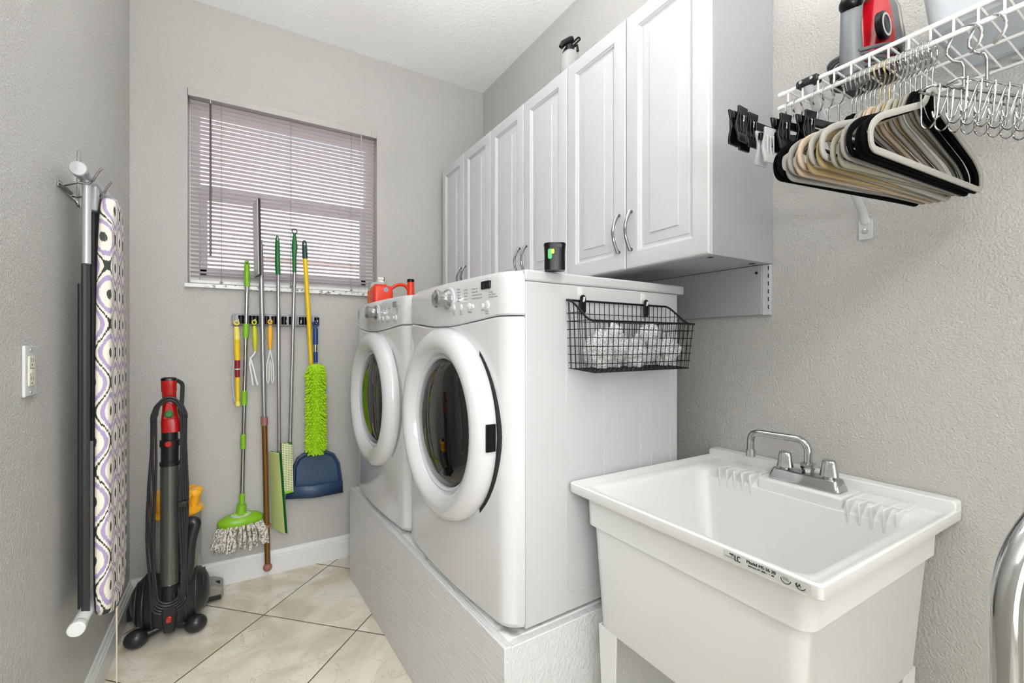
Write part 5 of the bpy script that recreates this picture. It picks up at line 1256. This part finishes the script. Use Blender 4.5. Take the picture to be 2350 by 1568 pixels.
hp_ = [q_(892, 680), q_(896, 667), q_(904, 658), q_(917, 653.5), q_(929, 656), q_(938, 666), q_(942, 682)]
b = MB(); b.tube(smoothp(hp_), 0.0088, 12); b.build('handle', M_orange, dt)
nx_ = q_(942.5, 660).x
b = MB(); b.lathe([(0.0185, wz+0.0008), (0.0185, q_(942, 656).z), (0.0170, q_(942, 648).z)], (nx_, YD, 0), seg=28); b.build('pour_neck', M_orange, dt)
b = MB(); b.lathe([(0.0185, q_(942, 648).z), (0.0185, q_(942, 642.5).z), (0.016, q_(942, 641).z), (0.0, q_(942, 641).z)], (nx_, YD, 0), seg=28, cap1=False); b.build('cap', M_black, dt)
sx_ = q_(880, 667)
b = MB(); b.lathe([(0.0105, 0), (0.0105, 0.0008)], (sx_.x, YD-0.0452, sx_.z), (0, -1, 0), 24); st_ = b.build('sticker', mat('blue_white_sticker', '#b9cfe6', 0.4), dt)
b = MB(); b.lathe([(0.0085, 0.0009), (0.0085, 0.0013), (0.0065, 0.0013), (0.0065, 0.0009)], (sx_.x, YD-0.0452, sx_.z), (0, -1, 0), 24, False, False); b.lathe([(0.003, 0.0009), (0.003, 0.0014)], (sx_.x, YD-0.0452, sx_.z), (0, -1, 0), 12); b.build('sticker_mark', mat('navy_ink', '#14305e', 0.4), st_)
YE = 2.395
def q2_(u_, v): return U(u_, v, y=YE)
xm = (q2_(847, 660).x + q2_(882, 660).x)/2; wd2 = q2_(882, 660).x - q2_(847, 660).x
wb_ = thing('dispenser_bottle', 'clear detergent bottle with white push spout behind the big orange one', 'bottle', (xm, YE, wz))
b = MB(); b.loft([[Vector((xm+q[0], YE+q[1], z)) for q in rrect(0, 0, w_, w_, 0.02, 5)] for z, w_ in ((wz+0.0004, wd2), (q2_(860, 650).z, wd2), (q2_(860, 647).z, wd2*0.6))]); b.build('bottle', M_clear, wb_, smooth=40)
cxx = q2_(873, 648).x
b = MB(); b.lathe([(0.021, q2_(873, 656).z), (0.021, q2_(873, 649).z), (0.018, q2_(873, 645).z)], (cxx, YE, 0)); b.build('collar', M_capw, wb_)
q = Vector((cxx, YE, q2_(873, 640).z)); b = MB(); b.cyl(q+Vector((-0.014, 0.0, 0)), q+Vector((0.015, 0, 0)), 0.0105); cpw = b.build('spout_valve', M_capw, wb_)
b = MB(); b.cyl(q+Vector((0.0155, 0, 0)), q+Vector((0.019, 0, 0)), 0.0115); b.build('push_button', mat('dark_red_button', '#5a1512', 0.4), cpw)
xo = U(850, 680, y=2.36).x
o2 = thing('small_orange_bottle', 'darker orange bottle half hidden behind the big detergent bottle', 'bottle', (xo+0.004, 2.372, wz))
b = MB(); b.loft([[Vector((xo+0.004+q[0], 2.355+q[1], z)) for q in rrect(0, 0, 0.034, w_, 0.008, 5)] for z, w_ in ((wz+0.0004, 0.040), (U(850, 672, y=2.36).z, 0.040), (U(850, 668, y=2.36).z, 0.026))]); b.build('bottle', M_orange2, o2, smooth=40)
